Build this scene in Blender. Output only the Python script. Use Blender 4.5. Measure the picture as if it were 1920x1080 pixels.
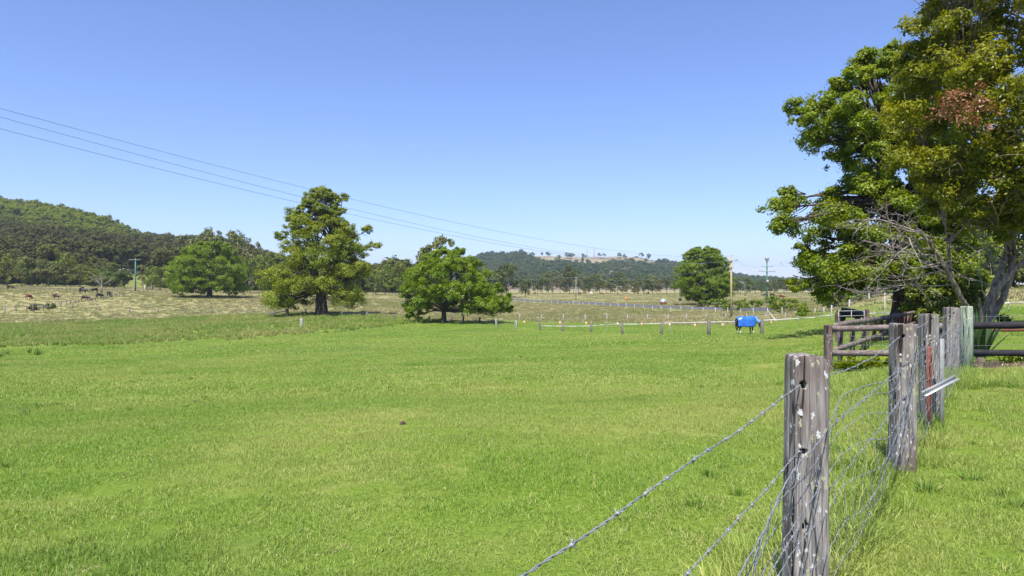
import bpy, bmesh, math, random
import numpy as np
from mathutils import Vector, Matrix

for _o in list(bpy.data.objects):
    bpy.data.objects.remove(_o, do_unlink=True)
SC = bpy.context.scene
COL = SC.collection
CZ = 6.0                      # camera height above the datum
FPX = 1280.0                  # focal length in photo pixels (24 mm on a 36 mm sensor)

# ------------------------------------------------------------------ camera, sky, sun, exposure
cam = bpy.data.cameras.new('camera')
cam.lens = 24.0
cam.sensor_width = 36.0
cam.clip_start = 0.05
cam.clip_end = 20000.0
cam_o = bpy.data.objects.new('camera', cam)
cam_o.location = (0, 0, CZ)
cam_o.rotation_euler = (math.radians(90), 0, 0)
COL.objects.link(cam_o)
SC.camera = cam_o

SUN_EL = math.radians(60)
SUN_DIR = Vector((-0.30, -1.0, 0)).normalized() * math.cos(SUN_EL) + Vector((0, 0, math.sin(SUN_EL)))
world = bpy.data.worlds.new('World')
SC.world = world
world.use_nodes = True
wn = world.node_tree
wn.nodes.clear()
wo = wn.nodes.new('ShaderNodeOutputWorld')
wb = wn.nodes.new('ShaderNodeBackground')
ws = wn.nodes.new('ShaderNodeTexSky')
ws.sky_type = 'NISHITA'
ws.sun_disc = False
ws.sun_elevation = SUN_EL
ws.sun_rotation = math.atan2(SUN_DIR.x, SUN_DIR.y)
ws.altitude = 50
ws.air_density = 1.0
ws.dust_density = 0.15
ws.ozone_density = 6.0
wb.inputs['Strength'].default_value = 0.10
wt = wn.nodes.new('ShaderNodeMix'); wt.data_type = 'RGBA'; wt.blend_type = 'MULTIPLY'
wt.inputs[0].default_value = 1.0
wt.inputs[7].default_value = (.91, .885, 1.08, 1)          # white balance of the picture
wn.links.new(ws.outputs[0], wt.inputs[6])
wn.links.new(wt.outputs[2], wb.inputs['Color'])
wn.links.new(wb.outputs[0], wo.inputs['Surface'])

sun = bpy.data.lights.new('sun', 'SUN')
sun.energy = 5.0
sun.angle = math.radians(0.53)
sun.color = (1.0, 0.95, 0.86)
sun_o = bpy.data.objects.new('sun', sun)
sun_o.rotation_euler = SUN_DIR.to_track_quat('Z', 'Y').to_euler()
sun_o.location = (-20, -60, 120)
COL.objects.link(sun_o)

SC.view_settings.view_transform = 'Standard'
SC.view_settings.look = 'None'
SC.view_settings.gamma = 1.0
SC.view_settings.use_curve_mapping = False
SC.view_settings.exposure = 0.90
SC.cycles.max_bounces = 6
SC.cycles.transparent_max_bounces = 6
SC.cycles.volume_bounces = 0
SC.cycles.use_denoising = True

RNG = np.random.default_rng(7)
R = random.Random(11)

# ------------------------------------------------------------------ small helpers
def sstep(a, b, x):
    t = np.clip((np.asarray(x, float) - a) / (b - a), 0, 1)
    return t * t * (3 - 2 * t)

def _hash(ix, iy, seed):
    h = (ix.astype(np.int64) * 374761393 + iy.astype(np.int64) * 668265263 + seed * 2147483647) & 0xffffffff
    h = ((h ^ (h >> 13)) * 1274126177) & 0xffffffff
    return ((h ^ (h >> 16)) & 0xffff) / 65535.0

def vnoise(x, y, seed=0):
    x = np.asarray(x, float); y = np.asarray(y, float)
    ix = np.floor(x).astype(np.int64); iy = np.floor(y).astype(np.int64)
    fx = x - ix; fy = y - iy
    fx = fx * fx * (3 - 2 * fx); fy = fy * fy * (3 - 2 * fy)
    a = _hash(ix, iy, seed); b = _hash(ix + 1, iy, seed)
    c = _hash(ix, iy + 1, seed); d = _hash(ix + 1, iy + 1, seed)
    return (a * (1 - fx) + b * fx) * (1 - fy) + (c * (1 - fx) + d * fx) * fy

def fbm(x, y, seed=0, oct=3):
    s = 0; amp = 0.5
    for k in range(oct):
        s = s + amp * (vnoise(np.asarray(x) * 2 ** k, np.asarray(y) * 2 ** k, seed + k) - 0.5)
        amp *= 0.55
    return s

def tag(o, label=None, cat=None, group=None, kind=None):
    if label: o['label'] = label
    if cat: o['category'] = cat
    if group: o['group'] = group
    if kind: o['kind'] = kind
    return o

def link(o, parent=None):
    COL.objects.link(o)
    if parent is not None:
        o.parent = parent
    return o

def empty(name, loc, rz=0.0):
    o = bpy.data.objects.new(name, None)
    o.empty_display_size = 0.2
    o.location = loc
    o.rotation_euler = (0, 0, rz)
    COL.objects.link(o)
    return o

def copy_tree(o, parent=None):
    c = o.copy()
    COL.objects.link(c)
    if parent is not None:
        c.parent = parent
    for ch in list(o.children):
        copy_tree(ch, c)
    return c

class MB:
    """collects vertices and faces of one mesh"""
    def __init__(self):
        self.v = []; self.f = []; self.n = 0; self.a = []
    def add(self, V, F, attr=None):
        V = np.asarray(V, float).reshape(-1, 3)
        if not isinstance(F, list):
            F = [F]
        for f in F:
            f = np.asarray(f, np.int64)
            if f.ndim == 1: f = f.reshape(1, -1)
            self.f.append(f + self.n)
            self.a.append(np.zeros(len(f)) if attr is None else (np.full(len(f), attr) if np.isscalar(attr) else np.asarray(attr, float)))
        self.v.append(V); self.n += len(V)
        return self
    def mesh(self, name, mats, smooth=False):
        me = bpy.data.meshes.new(name)
        V = np.concatenate(self.v)
        me.vertices.add(len(V))
        me.vertices.foreach_set('co', V.ravel())
        tot = np.concatenate([np.full(len(f), f.shape[1]) for f in self.f])
        idx = np.concatenate([f.ravel() for f in self.f])
        me.loops.add(len(idx))
        me.loops.foreach_set('vertex_index', idx.astype(np.int32))
        me.polygons.add(len(tot))
        st = np.concatenate([[0], np.cumsum(tot)[:-1]])
        me.polygons.foreach_set('loop_start', st.astype(np.int32))
        me.polygons.foreach_set('loop_total', tot.astype(np.int32))
        if smooth:
            me.polygons.foreach_set('use_smooth', np.ones(len(tot), bool))
        at = me.attributes.new('rnd', 'FLOAT', 'FACE')
        at.data.foreach_set('value', np.concatenate(self.a).astype(np.float32))
        for m in (mats if isinstance(mats, (list, tuple)) else [mats]):
            me.materials.append(m)
        me.update(calc_edges=True)
        return me
    def build(self, name, mats, parent=None, smooth=False):
        return link(bpy.data.objects.new(name, self.mesh(name, mats, smooth)), parent)

def tube(pts, rad, sides=6, cap=True):
    P = np.asarray(pts, float)
    n = len(P)
    rad = np.full(n, rad) if np.isscalar(rad) else np.asarray(rad, float)
    T = np.gradient(P, axis=0)
    T /= np.linalg.norm(T, axis=1)[:, None] + 1e-12
    ref = np.array([0, 0, 1.0]) if abs(T[0, 2]) < 0.9 else np.array([1.0, 0, 0])
    U = np.cross(T, ref); nu = np.linalg.norm(U, axis=1)[:, None]
    U = np.where(nu < 1e-6, np.array([[1.0, 0, 0]]), U / (nu + 1e-12))
    W = np.cross(T, U)
    a = np.arange(sides) * 2 * math.pi / sides
    V = P[:, None, :] + rad[:, None, None] * (U[:, None, :] * np.cos(a)[None, :, None] + W[:, None, :] * np.sin(a)[None, :, None])
    V = V.reshape(-1, 3)
    i = np.arange(n - 1)[:, None] * sides; j = np.arange(sides)[None, :]; k = (j + 1) % sides
    F = np.stack([i + j, i + k, i + sides + k, i + sides + j], -1).reshape(-1, 4)
    fs = [F]
    if cap:
        fs.append(np.arange(sides)[::-1].reshape(1, -1))
        fs.append((np.arange(sides) + (n - 1) * sides).reshape(1, -1))
    return V, fs

def box(c, s, rz=0.0, rot=None, bev=0.0):
    """a box with chamfered edges"""
    x, y, z = np.asarray(s, float) / 2
    b = min(bev, 0.45 * min(x, y, z) * 2) if bev else 0
    if b <= 0:
        V = np.array([[sx * x, sy * y, sz * z] for sz in (-1, 1) for sy in (-1, 1) for sx in (-1, 1)])
        F = [np.array([[0, 2, 3, 1], [4, 5, 7, 6], [0, 1, 5, 4], [2, 6, 7, 3], [0, 4, 6, 2], [1, 3, 7, 5]])]
    else:
        sec = np.array([(x - b, -y), (x, -y + b), (x, y - b), (x - b, y), (-x + b, y), (-x, y - b), (-x, -y + b), (-x + b, -y)])
        def ring(k, zz):
            q = sec.copy(); q[:, 0] -= np.sign(q[:, 0]) * k; q[:, 1] -= np.sign(q[:, 1]) * k
            return np.column_stack([q, np.full(8, zz)])
        V = np.concatenate([ring(b * .7, -z), ring(0, -z + b), ring(0, z - b), ring(b * .7, z)])
        F = []
        q = []
        for r_ in range(3):
            for j in range(8):
                q.append([r_ * 8 + j, r_ * 8 + (j + 1) % 8, r_ * 8 + 8 + (j + 1) % 8, r_ * 8 + 8 + j])
        F = [np.array(q), np.arange(8)[::-1].reshape(1, 8), (np.arange(8) + 24).reshape(1, 8)]
    M = Matrix.Rotation(rz, 3, 'Z') if rot is None else rot
    V = V @ np.array(M).T + np.asarray(c, float)
    return V, F

def beam(p0, p1, w, h, bev=0.01):
    """a rectangular timber from p0 to p1, w wide across, h high"""
    p0 = Vector(p0); p1 = Vector(p1)
    d = (p1 - p0); L = d.length; d.normalize()
    side = Vector((0, 0, 1)).cross(d)
    if side.length < 1e-4: side = Vector((1, 0, 0))
    side.normalize(); up = d.cross(side)
    M = Matrix((d, side, up)).transposed()
    return box((p0 + p1) / 2, (L, w, h), rot=M, bev=bev)

# ------------------------------------------------------------------ materials
def newmat(name):
    m = bpy.data.materials.new(name)
    m.use_nodes = True
    nt = m.node_tree
    nt.nodes.clear()
    out = nt.nodes.new('ShaderNodeOutputMaterial')
    return m, nt, out

def N(nt, t, **kw):
    n = nt.nodes.new(t)
    for k, v in kw.items():
        if k.startswith('i_'):
            n.inputs[k[2:]].default_value = v
        else:
            setattr(n, k, v)
    return n

def L(nt, a, b): nt.links.new(a, b)

def mixc(nt, fac, a, b):
    n = nt.nodes.new('ShaderNodeMix'); n.data_type = 'RGBA'
    for s, v in ((0, fac), (6, a), (7, b)):
        if isinstance(v, (tuple, list)): n.inputs[s].default_value = (*v[:3], 1)
        elif isinstance(v, (int, float)): n.inputs[s].default_value = v
        else: L(nt, v, n.inputs[s])
    return n.outputs[2]

def ramp(nt, src, lo, hi):
    n = nt.nodes.new('ShaderNodeMapRange')
    n.inputs['From Min'].default_value = lo; n.inputs['From Max'].default_value = hi
    n.interpolation_type = 'SMOOTHSTEP'
    L(nt, src, n.inputs['Value'])
    return n.outputs[0]

def noise(nt, vec, scale, detail=3, rough=.55, dist=0.0):
    n = N(nt, 'ShaderNodeTexNoise', i_Scale=scale, i_Detail=detail, i_Roughness=rough, i_Distortion=dist)
    if vec is not None: L(nt, vec, n.inputs['Vector'])
    return n.outputs[0]

def geo_pos(nt): return N(nt, 'ShaderNodeNewGeometry').outputs['Position']
def obj_pos(nt): return N(nt, 'ShaderNodeTexCoord').outputs['Object']
def vmap(nt, vec, scale=(1, 1, 1)):
    n = N(nt, 'ShaderNodeMapping'); n.inputs['Scale'].default_value = scale
    L(nt, vec, n.inputs['Vector']); return n.outputs[0]
def attr(nt, name, typ='GEOMETRY'):
    n = N(nt, 'ShaderNodeAttribute', attribute_name=name, attribute_type=typ); return n.outputs['Fac']

def leaf_mat(name, a, b, c=None, transl=0.3, instancer=False, rough=0.45, objvar=0.25, spec=0.35):
    """a..b per leaf, tinted towards c per plant (or per patch)"""
    m, nt, out = newmat(name)
    rnd = attr(nt, 'rnd')
    col = mixc(nt, rnd, a, b)
    if c is not None:
        if instancer:
            t = attr(nt, 'tint', 'INSTANCER')
        else:
            t = N(nt, 'ShaderNodeObjectInfo').outputs['Random']
        col = mixc(nt, t, col, c)
    pr = N(nt, 'ShaderNodeBsdfPrincipled', i_Roughness=rough)
    pr.inputs['Specular IOR Level'].default_value = spec
    L(nt, col, pr.inputs['Base Color'])
    tr = N(nt, 'ShaderNodeBsdfTranslucent')
    hs = N(nt, 'ShaderNodeHueSaturation', i_Hue=0.485, i_Saturation=1.1, i_Value=1.35)
    L(nt, col, hs.inputs['Color']); L(nt, hs.outputs[0], tr.inputs['Color'])
    mx = N(nt, 'ShaderNodeMixShader', i_Fac=transl)
    L(nt, pr.outputs[0], mx.inputs[1]); L(nt, tr.outputs[0], mx.inputs[2])
    L(nt, mx.outputs[0], out.inputs['Surface'])
    return m

def bark_mat(name, a, b, scale=6.0, bump=0.6):
    m, nt, out = newmat(name)
    p = vmap(nt, obj_pos(nt), (1, 1, 0.22))
    n1 = noise(nt, p, scale, 5, .65, .4)
    col = mixc(nt, ramp(nt, n1, .35, .68), a, b)
    pr = N(nt, 'ShaderNodeBsdfPrincipled', i_Roughness=0.9)
    pr.inputs['Specular IOR Level'].default_value = 0.15
    L(nt, col, pr.inputs['Base Color'])
    bp = N(nt, 'ShaderNodeBump', i_Strength=bump, i_Distance=0.05)
    L(nt, n1, bp.inputs['Height']); L(nt, bp.outputs[0], pr.inputs['Normal'])
    L(nt, pr.outputs[0], out.inputs['Surface'])
    return m

def plain_mat(name, a, b=None, rough=0.6, metal=0.0, scale=8.0, vec_scale=(1, 1, 1), bump=0.0, spec=0.4):
    m, nt, out = newmat(name)
    p = vmap(nt, obj_pos(nt), vec_scale)
    n1 = noise(nt, p, scale, 4, .6)
    col = mixc(nt, ramp(nt, n1, .3, .7), a, b or tuple(x * .75 for x in a))
    pr = N(nt, 'ShaderNodeBsdfPrincipled', i_Roughness=rough, i_Metallic=metal)
    pr.inputs['Specular IOR Level'].default_value = spec
    L(nt, col, pr.inputs['Base Color'])
    if bump:
        bp = N(nt, 'ShaderNodeBump', i_Strength=bump, i_Distance=0.01)
        L(nt, n1, bp.inputs['Height']); L(nt, bp.outputs[0], pr.inputs['Normal'])
    L(nt, pr.outputs[0], out.inputs['Surface'])
    return m

def wood_mat(name, light, dark, axis='Z', lichen=0.0, grain=1.0, tint=(0.20, 0.13, 0.12)):
    """weathered hardwood: grain along one axis, splits, lichen in pale crusts"""
    m, nt, out = newmat(name)
    co = obj_pos(nt)
    st = {'Z': (1, 1, .06), 'X': (.06, 1, 1)}[axis]
    g = vmap(nt, co, st)
    n1 = noise(nt, g, 55 * grain, 6, .7, .6)
    n2 = noise(nt, g, 14 * grain, 3, .6, 1.2)
    big = noise(nt, vmap(nt, co, (1, 1, .5)), 4, 3, .6)
    col = mixc(nt, ramp(nt, n1, .30, .66), dark, light)
    col = mixc(nt, ramp(nt, big, .42, .68), col, tint)
    crack = ramp(nt, n2, .42, .36)
    col = mixc(nt, crack, col, (0.02, 0.016, 0.014))
    h = n1
    if lichen > 0:
        vn = N(nt, 'ShaderNodeTexVoronoi', i_Scale=36.0, i_Randomness=1.0)
        wob = N(nt, 'ShaderNodeTexNoise', i_Scale=38.0, i_Detail=5.0, i_Roughness=.7); L(nt, co, wob.inputs['Vector']); wob = wob.outputs['Color']
        wv = N(nt, 'ShaderNodeVectorMath', operation='MULTIPLY_ADD')
        wv.inputs[1].default_value = (.045, .045, .045)
        L(nt, wob, wv.inputs[0]); L(nt, vmap(nt, co, (1, 1, .6)), wv.inputs[2])
        L(nt, wv.outputs[0], vn.inputs['Vector'])
        area = noise(nt, co, 7, 2, .6)
        sel = N(nt, 'ShaderNodeMath', operation='MULTIPLY')
        L(nt, ramp(nt, vn.outputs['Distance'], .36, .30), sel.inputs[0])
        sc_ = N(nt, 'ShaderNodeSeparateColor'); L(nt, vn.outputs['Color'], sc_.inputs[0])
        s2 = N(nt, 'ShaderNodeMath', operation='ADD'); L(nt, sc_.outputs[0], s2.inputs[0]); L(nt, area, s2.inputs[1])
        L(nt, ramp(nt, s2.outputs[0], 1.36 - .35 * lichen, 1.42 - .35 * lichen), sel.inputs[1])
        lc = mixc(nt, ramp(nt, sc_.outputs[1], .55, .75), (.50, .50, .49), (.33, .34, .20))
        col = mixc(nt, sel.outputs[0], col, lc)
    pr = N(nt, 'ShaderNodeBsdfPrincipled', i_Roughness=0.88)
    pr.inputs['Specular IOR Level'].default_value = 0.2
    L(nt, col, pr.inputs['Base Color'])
    bp = N(nt, 'ShaderNodeBump', i_Strength=0.55, i_Distance=0.004)
    L(nt, h, bp.inputs['Height']); L(nt, bp.outputs[0], pr.inputs['Normal'])
    L(nt, pr.outputs[0], out.inputs['Surface'])
    return m

M = {}
M['camphor'] = leaf_mat('camphor_leaf', (.080, .145, .010), (.275, .330, .022), transl=.42)
M['camphor_olive'] = leaf_mat('camphor_leaf_olive', (.090, .145, .011), (.280, .320, .024), transl=.40)
M['fig'] = leaf_mat('fig_leaf', (.075, .150, .012), (.235, .320, .024), transl=.42)
M['bright'] = leaf_mat('bright_leaf', (.075, .150, .008), (.225, .310, .016), transl=.40)
M['near_leaf'] = leaf_mat('glossy_leaf', (.090, .125, .010), (.320, .320, .024), transl=.42, rough=.45, spec=.35)
M['rust_leaf'] = leaf_mat('dead_leaf', (.20, .085, .04), (.30, .15, .075), transl=.25)
M['gum'] = leaf_mat('gum_leaf', (.075, .088, .022), (.195, .190, .058), (.14, .165, .032), transl=.22)
M['gum_dark'] = leaf_mat('gum_leaf_dark', (.050, .074, .018), (.130, .145, .040), (.09, .135, .024), transl=.22)
M['green_far'] = leaf_mat('far_green_leaf', (.066, .122, .012), (.200, .255, .028), (.14, .17, .024), transl=.28)
M['forest'] = leaf_mat('forest_leaf', (.058, .068, .020), (.108, .108, .034), (.175, .220, .026), transl=.3, instancer=True, spec=.1, rough=.8)
M['forest_far'] = leaf_mat('far_forest_leaf', (.040, .074, .026), (.090, .130, .040), (.140, .165, .055), transl=.2, instancer=True, spec=.1, rough=.8)
M['shrub'] = leaf_mat('shrub_leaf', (.055, .10, .01), (.20, .235, .02), transl=.35)
M['strap'] = leaf_mat('strap_leaf', (.08, .16, .012), (.30, .34, .03), transl=.3, rough=.35)
M['sword'] = leaf_mat('sword_leaf', (.022, .055, .016), (.045, .085, .02), transl=.15)
M['bark_dark'] = bark_mat('dark_bark', (.035, .028, .022), (.13, .105, .085), 5)
M['bark_gray'] = bark_mat('grey_bark', (.05, .04, .032), (.17, .14, .12), 7)
M['bark_pale'] = bark_mat('pale_bark', (.14, .105, .09), (.40, .34, .31), 9)
M['bark_near'] = bark_mat('near_bark', (.12, .088, .070), (.37, .29, .245), 14, .8)
M['twig'] = bark_mat('twig_bark', (.17, .142, .13), (.35, .30, .28), 12)
M['bark_gum'] = bark_mat('gum_bark', (.06, .05, .045), (.20, .17, .15), 3)

M['post'] = wood_mat('weathered_post', (.325, .295, .285), (.045, .037, .034), lichen=.8, tint=(.130, .100, .092))
M['post_mid'] = wood_mat('weathered_post_grey', (.28, .265, .255), (.09, .08, .076), lichen=.6, tint=(.17, .145, .135))
M['rail'] = wood_mat('weathered_rail', (.27, .225, .215), (.055, .042, .04), axis='X', lichen=.5, tint=(.14, .10, .093))
M['rail_post'] = wood_mat('weathered_yard_post', (.20, .155, .145), (.05, .035, .032), lichen=.3, tint=(.11, .068, .06))
M['picket'] = wood_mat('brown_picket', (.19, .075, .045), (.05, .026, .02), tint=(.12, .04, .025))
M['dark_rail'] = wood_mat('black_stained_rail', (.040, .040, .044), (.012, .012, .014), axis='X', tint=(.022, .022, .028))
M['far_post'] = wood_mat('far_post', (.40, .385, .37), (.18, .17, .16), tint=(.28, .26, .25))
M['far_post_dark'] = wood_mat('far_post_dark', (.24, .21, .19), (.08, .07, .065), tint=(.15, .13, .12))
M['white_post'] = plain_mat('white_post', (.48, .48, .47), (.36, .36, .35), .7)
M['green_pole'] = wood_mat('copper_treated_pole', (.30, .36, .27), (.15, .20, .145), lichen=.2, tint=(.27, .29, .22))
M['pole_green'] = plain_mat('green_power_pole', (.05, .165, .125), (.08, .21, .16), .7)
M['pole_wood'] = plain_mat('timber_power_pole', (.42, .33, .20), (.28, .22, .13), .85, scale=4, vec_scale=(1, 1, .1))
M['pole_grey'] = plain_mat('grey_power_pole', (.30, .29, .28), (.2, .2, .2), .85, scale=4, vec_scale=(1, 1, .1))
M['galv'] = plain_mat('galvanised_wire', (.28, .295, .33), (.17, .18, .21), .55, .25, scale=30)
M['galv_bar'] = plain_mat('galvanised_steel', (.62, .64, .65), (.45, .47, .48), .45, .55, scale=18)
M['rust'] = plain_mat('rusted_steel', (.115, .032, .022), (.20, .06, .035), .9, scale=25, bump=.3)
M['line_wire'] = plain_mat('aluminium_line', (.22, .27, .30), (.18, .22, .25), .5, .2)
M['tape'] = plain_mat('white_tape', (.64, .64, .64), (.55, .55, .55), .6)
M['insul'] = plain_mat('insulator', (.35, .36, .38), (.25, .25, .27), .3)
M['steel_grey'] = plain_mat('painted_steel', (.30, .305, .30), (.22, .225, .22), .5, .2)
M['tank_silver'] = plain_mat('silver_sheet', (.62, .65, .70), (.48, .50, .55), .35, .6)
M['tank_brown'] = plain_mat('rusty_brown_base', (.25, .105, .05), (.16, .07, .035), .85)
M['sign_yellow'] = plain_mat('sign_amber', (.48, .21, .02), (.38, .16, .02), .6)
M['sign_dark'] = plain_mat('sign_back', (.02, .02, .02), (.03, .03, .03), .6)
M['cone_orange'] = plain_mat('cone_orange', (.85, .22, .03), (.75, .18, .03), .6)
M['cone_white'] = plain_mat('cone_white', (.82, .82, .80), (.75, .75, .74), .6)
M['rug'] = plain_mat('blue_rug', (.035, .17, .66), (.018, .095, .44), .36, scale=6, spec=.7)
M['rug_sunlit'] = plain_mat('sunlit_blue_rug', (.24, .42, .82), (.12, .29, .72), .36, scale=6, spec=.7)  # neck cover: sunlight on its upward slope put into the paler blue
M['coat_bay'] = plain_mat('dark_bay_coat', (.030, .020, .016), (.05, .032, .024), .6)
M['coat_black'] = plain_mat('black_coat', (.012, .011, .011), (.020, .017, .016), .5)
M['coat_red'] = plain_mat('red_coat', (.19, .055, .022), (.13, .036, .016), .7)
M['coat_brown'] = plain_mat('brown_coat', (.055, .024, .018), (.035, .018, .014), .7)
M['coat_white'] = plain_mat('white_patch', (.70, .68, .64), (.6, .58, .55), .8)
M['roof_white'] = plain_mat('pale_roof', (.75, .76, .78), (.68, .69, .7), .5)
M['wall_cream'] = plain_mat('cream_wall', (.55, .52, .46), (.48, .45, .40), .8)
M['window_dark'] = plain_mat('dark_glass', (.03, .04, .05), (.04, .05, .06), .15)
M['mast_red'] = plain_mat('mast_red', (.40, .05, .04), (.35, .05, .04), .6)
M['mast_white'] = plain_mat('mast_white', (.75, .75, .76), (.68, .68, .7), .6)
M['asphalt'] = plain_mat('asphalt', (.085, .090, .105), (.065, .068, .08), .8, scale=2)
M['soil'] = plain_mat('bare_soil', (.30, .19, .115), (.22, .13, .08), .95, scale=3)
M['mulch'] = plain_mat('mulch', (.10, .062, .045), (.042, .028, .022), .95, scale=22, bump=.6)
M['hay'] = leaf_mat('dry_straw', (.30, .25, .11), (.52, .45, .24), transl=.2)

# ------------------------------------------------------------------ terrain
def _pt(px, depth, drop): return ((px - 960) / FPX * depth, depth, drop)
CTRL = [(0, 0, 1.5), (4, 0, 1.40), (-6, 0, 1.62), (0, -12, 1.3), (25, -12, .7), (-25, -12, 2.0), (0, 5, 1.56), (-5, 6, 1.75),
        (3.2, 5.6, 1.50), (6, 6, 1.35), (7.7, 12, 1.50), (12, 13, 1.30), (13.8, 20, 1.15), (25, 15, .9), (7.6, 15.8, 2.02), (5, 20, 2.25),
        (0, 15, 2.05), (-10, 15, 2.35), (-20, 26, 3.1), (0, 30, 2.95), (14, 30, 2.5), (21.5, 37, 1.75), (23.5, 47, 2.9), (30, 30, 1.2),
        (-22, 45, 4.2), (0, 50, 3.95), (17, 57, 3.95), (22.5, 60, 4.0), (3, 80, 5.0), (-26, 85, 5.0), (-44, 60, 4.9), (-70, 80, 5.3),
        (-34, 123, 5.0), (-10, 98, 5.0), (-10, 150, 5.3), (-60, 150, 5.4),
        _pt(230, 170, 5.55), _pt(10, 165, 5.6), _pt(103, 190, 2.5), _pt(20, 205, .9), _pt(205, 200, 2.0), _pt(254, 227, 1.1),
        _pt(393, 213, 3.0), _pt(100, 270, -.5), _pt(220, 270, 0.0), _pt(300, 265, .8), _pt(0, 265, -.6), _pt(-200, 240, -.6), _pt(-300, 150, 4.5),
        _pt(640, 240, 3.0), _pt(720, 300, 3.0), _pt(850, 330, 3.3), _pt(980, 430, 3.6), _pt(1100, 450, 3.7), _pt(1250, 450, 3.7),
        _pt(1460, 420, 3.2), _pt(975, 300, 5.1), _pt(1100, 235, 5.15), _pt(1230, 190, 5.2), _pt(1318, 195, 4.8), _pt(1371, 121, 5.3),
        _pt(1438, 187, 4.3), _pt(974, 111, 5.2), _pt(1220, 111, 5.3), _pt(1460, 100, 4.9), _pt(1530, 90, 4.0), _pt(1570, 84, 2.9), _pt(1650, 74, .9), _pt(1760, 66, .4),
        _pt(1900, 62, .3), _pt(2100, 60, .2), _pt(1850, 45, 1.55), _pt(1640, 52, 2.7), _pt(1600, 300, 3.0), _pt(1900, 300, 1.0), _pt(1750, 120, .2), _pt(2000, 120, 0)]
_c = np.array(CTRL)
def _warp(x, y):
    r = np.hypot(x, y) + 1e-9
    k = np.log1p(r / 14.0) / r * 10
    return np.stack([x * k, y * k], -1)
_w = _warp(_c[:, 0], _c[:, 1])
def _phi(d2): return np.sqrt(d2 + .30)
_A = _phi(((_w[:, None] - _w[None]) ** 2).sum(-1)) - 0
_n = len(_c)
_S = np.zeros((_n + 1, _n + 1)); _S[:_n, :_n] = -_A - np.eye(_n) * .02 * -1; _S[:_n, _n] = 1; _S[_n, :_n] = 1
_sol = np.linalg.solve(_S, np.concatenate([_c[:, 2], [0]]))
def gz(x, y):
    x = np.atleast_1d(np.asarray(x, float)); y = np.atleast_1d(np.asarray(y, float))
    out = np.empty(x.size); xf = x.ravel(); yf = y.ravel()
    for s in range(0, x.size, 60000):
        w = _warp(xf[s:s + 60000], yf[s:s + 60000])
        d2 = ((w[:, None] - _w[None]) ** 2).sum(-1)
        out[s:s + 60000] = -_phi(d2) @ _sol[:_n] + _sol[_n]
    r = np.hypot(xf, yf)
    t = sstep(430, 800, r)
    out = out * (1 - t) + 3.9 * t
    # unevenness of pasture
    out = out - fbm(xf / 6, yf / 6, 3) * .10 * sstep(3, 12, r) - fbm(xf / 1.3, yf / 1.3, 9) * .035 - fbm(xf / 25, yf / 25, 5) * .5 * sstep(30, 80, r) * (1 - t)
    return (CZ - out).reshape(x.shape)
def g1(x, y): return float(gz(x, y)[0])
def at(px, depth, dz=0.0):
    x = (px - 960) / FPX * depth
    return Vector((x, depth, g1(x, depth) + dz))
_DD = np.exp(np.linspace(math.log(3.0), math.log(700), 900))
def hit(px, py, near=3.0, far=700.0):
    """ground point seen at photo pixel px, py"""
    dd = _DD[(_DD >= near) & (_DD <= far)]
    x = (px - 960) / FPX * dd
    yy = 540 + (CZ - gz(x, dd)) / dd * FPX
    k = np.nonzero(yy <= py)[0]
    d = dd[k[0]] if len(k) else dd[np.argmin(np.abs(yy - py))]
    return at(px, d)

def bound(q):      # depth where the green paddock turns into rough dry pasture, by bearing x/y
    return np.interp(q, [-1.2, -.75, -.55, -.4, -.28, -.15, -.05, .1, .3, .40, .45, .5, .56, .7, 1.2],
                     [120, 126, 140, 140, 124, 112, 105, 106, 100, 90, 72, 60, 54, 47, 44])
def dry_mask(x, y):
    q = np.clip(x / np.maximum(y, 1), -2, 2)
    b = bound(q)
    n = fbm(x / 9, y / 14, 21) * 22 + fbm(x / 40, y / 40, 22) * 20
    return sstep(-8, 10, y - b + n) * (y > 5)
def rough_mask(x, y):   # longer, tussocky grass in the hollow on the left
    q = np.clip(x / np.maximum(y, 1), -2, 2)
    lo = np.interp(q, [-1.0, -.75, -.55, -.35, -.2, -.1, 0.0], [40, 44, 56, 72, 84, 95, 200])
    n = fbm(x / 6, y / 10, 31) * 26 + fbm(x / 25, y / 25, 33) * 20
    return sstep(-3, 5, y - lo + n) * (y > 5) * (1 - dry_mask(x, y)) * (q < 0)

def ground_mat():
    m, nt, out = newmat('pasture')
    p = geo_pos(nt)
    fine = noise(nt, p, 26, 6, .78)
    mid = noise(nt, p, .55, 4, .6)
    big = noise(nt, p, .11, 3, .55)
    g = mixc(nt, ramp(nt, fine, .3, .7), (.062, .115, .010), (.170, .230, .034))
    g = mixc(nt, ramp(nt, mid, .50, .72), g, (.215, .225, .062))
    g = mixc(nt, ramp(nt, big, .56, .36), g, (.085, .140, .020))
    f2 = noise(nt, p, 1.6, 7, .8)
    f3 = noise(nt, p, .22, 4, .65)
    dcol = mixc(nt, ramp(nt, f2, .36, .62), (.180, .172, .068), (.300, .268, .135))
    dcol = mixc(nt, ramp(nt, f3, .52, .68), dcol, (.19, .20, .065))
    rcol = mixc(nt, ramp(nt, f2, .36, .64), (.085, .165, .018), (.220, .280, .055))
    rcol = mixc(nt, ramp(nt, f3, .60, .72), rcol, (.27, .225, .12))
    col = mixc(nt, attr(nt, 'rough'), g, rcol)
    col = mixc(nt, attr(nt, 'dry'), col, dcol)
    pr = N(nt, 'ShaderNodeBsdfPrincipled', i_Roughness=0.95)
    pr.inputs['Specular IOR Level'].default_value = 0.1
    L(nt, col, pr.inputs['Base Color'])
    bp = N(nt, 'ShaderNodeBump', i_Strength=0.5, i_Distance=0.15)
    L(nt, f2, bp.inputs['Height']); L(nt, bp.outputs[0], pr.inputs['Normal'])
    L(nt, pr.outputs[0], out.inputs['Surface'])
    return m

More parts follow.
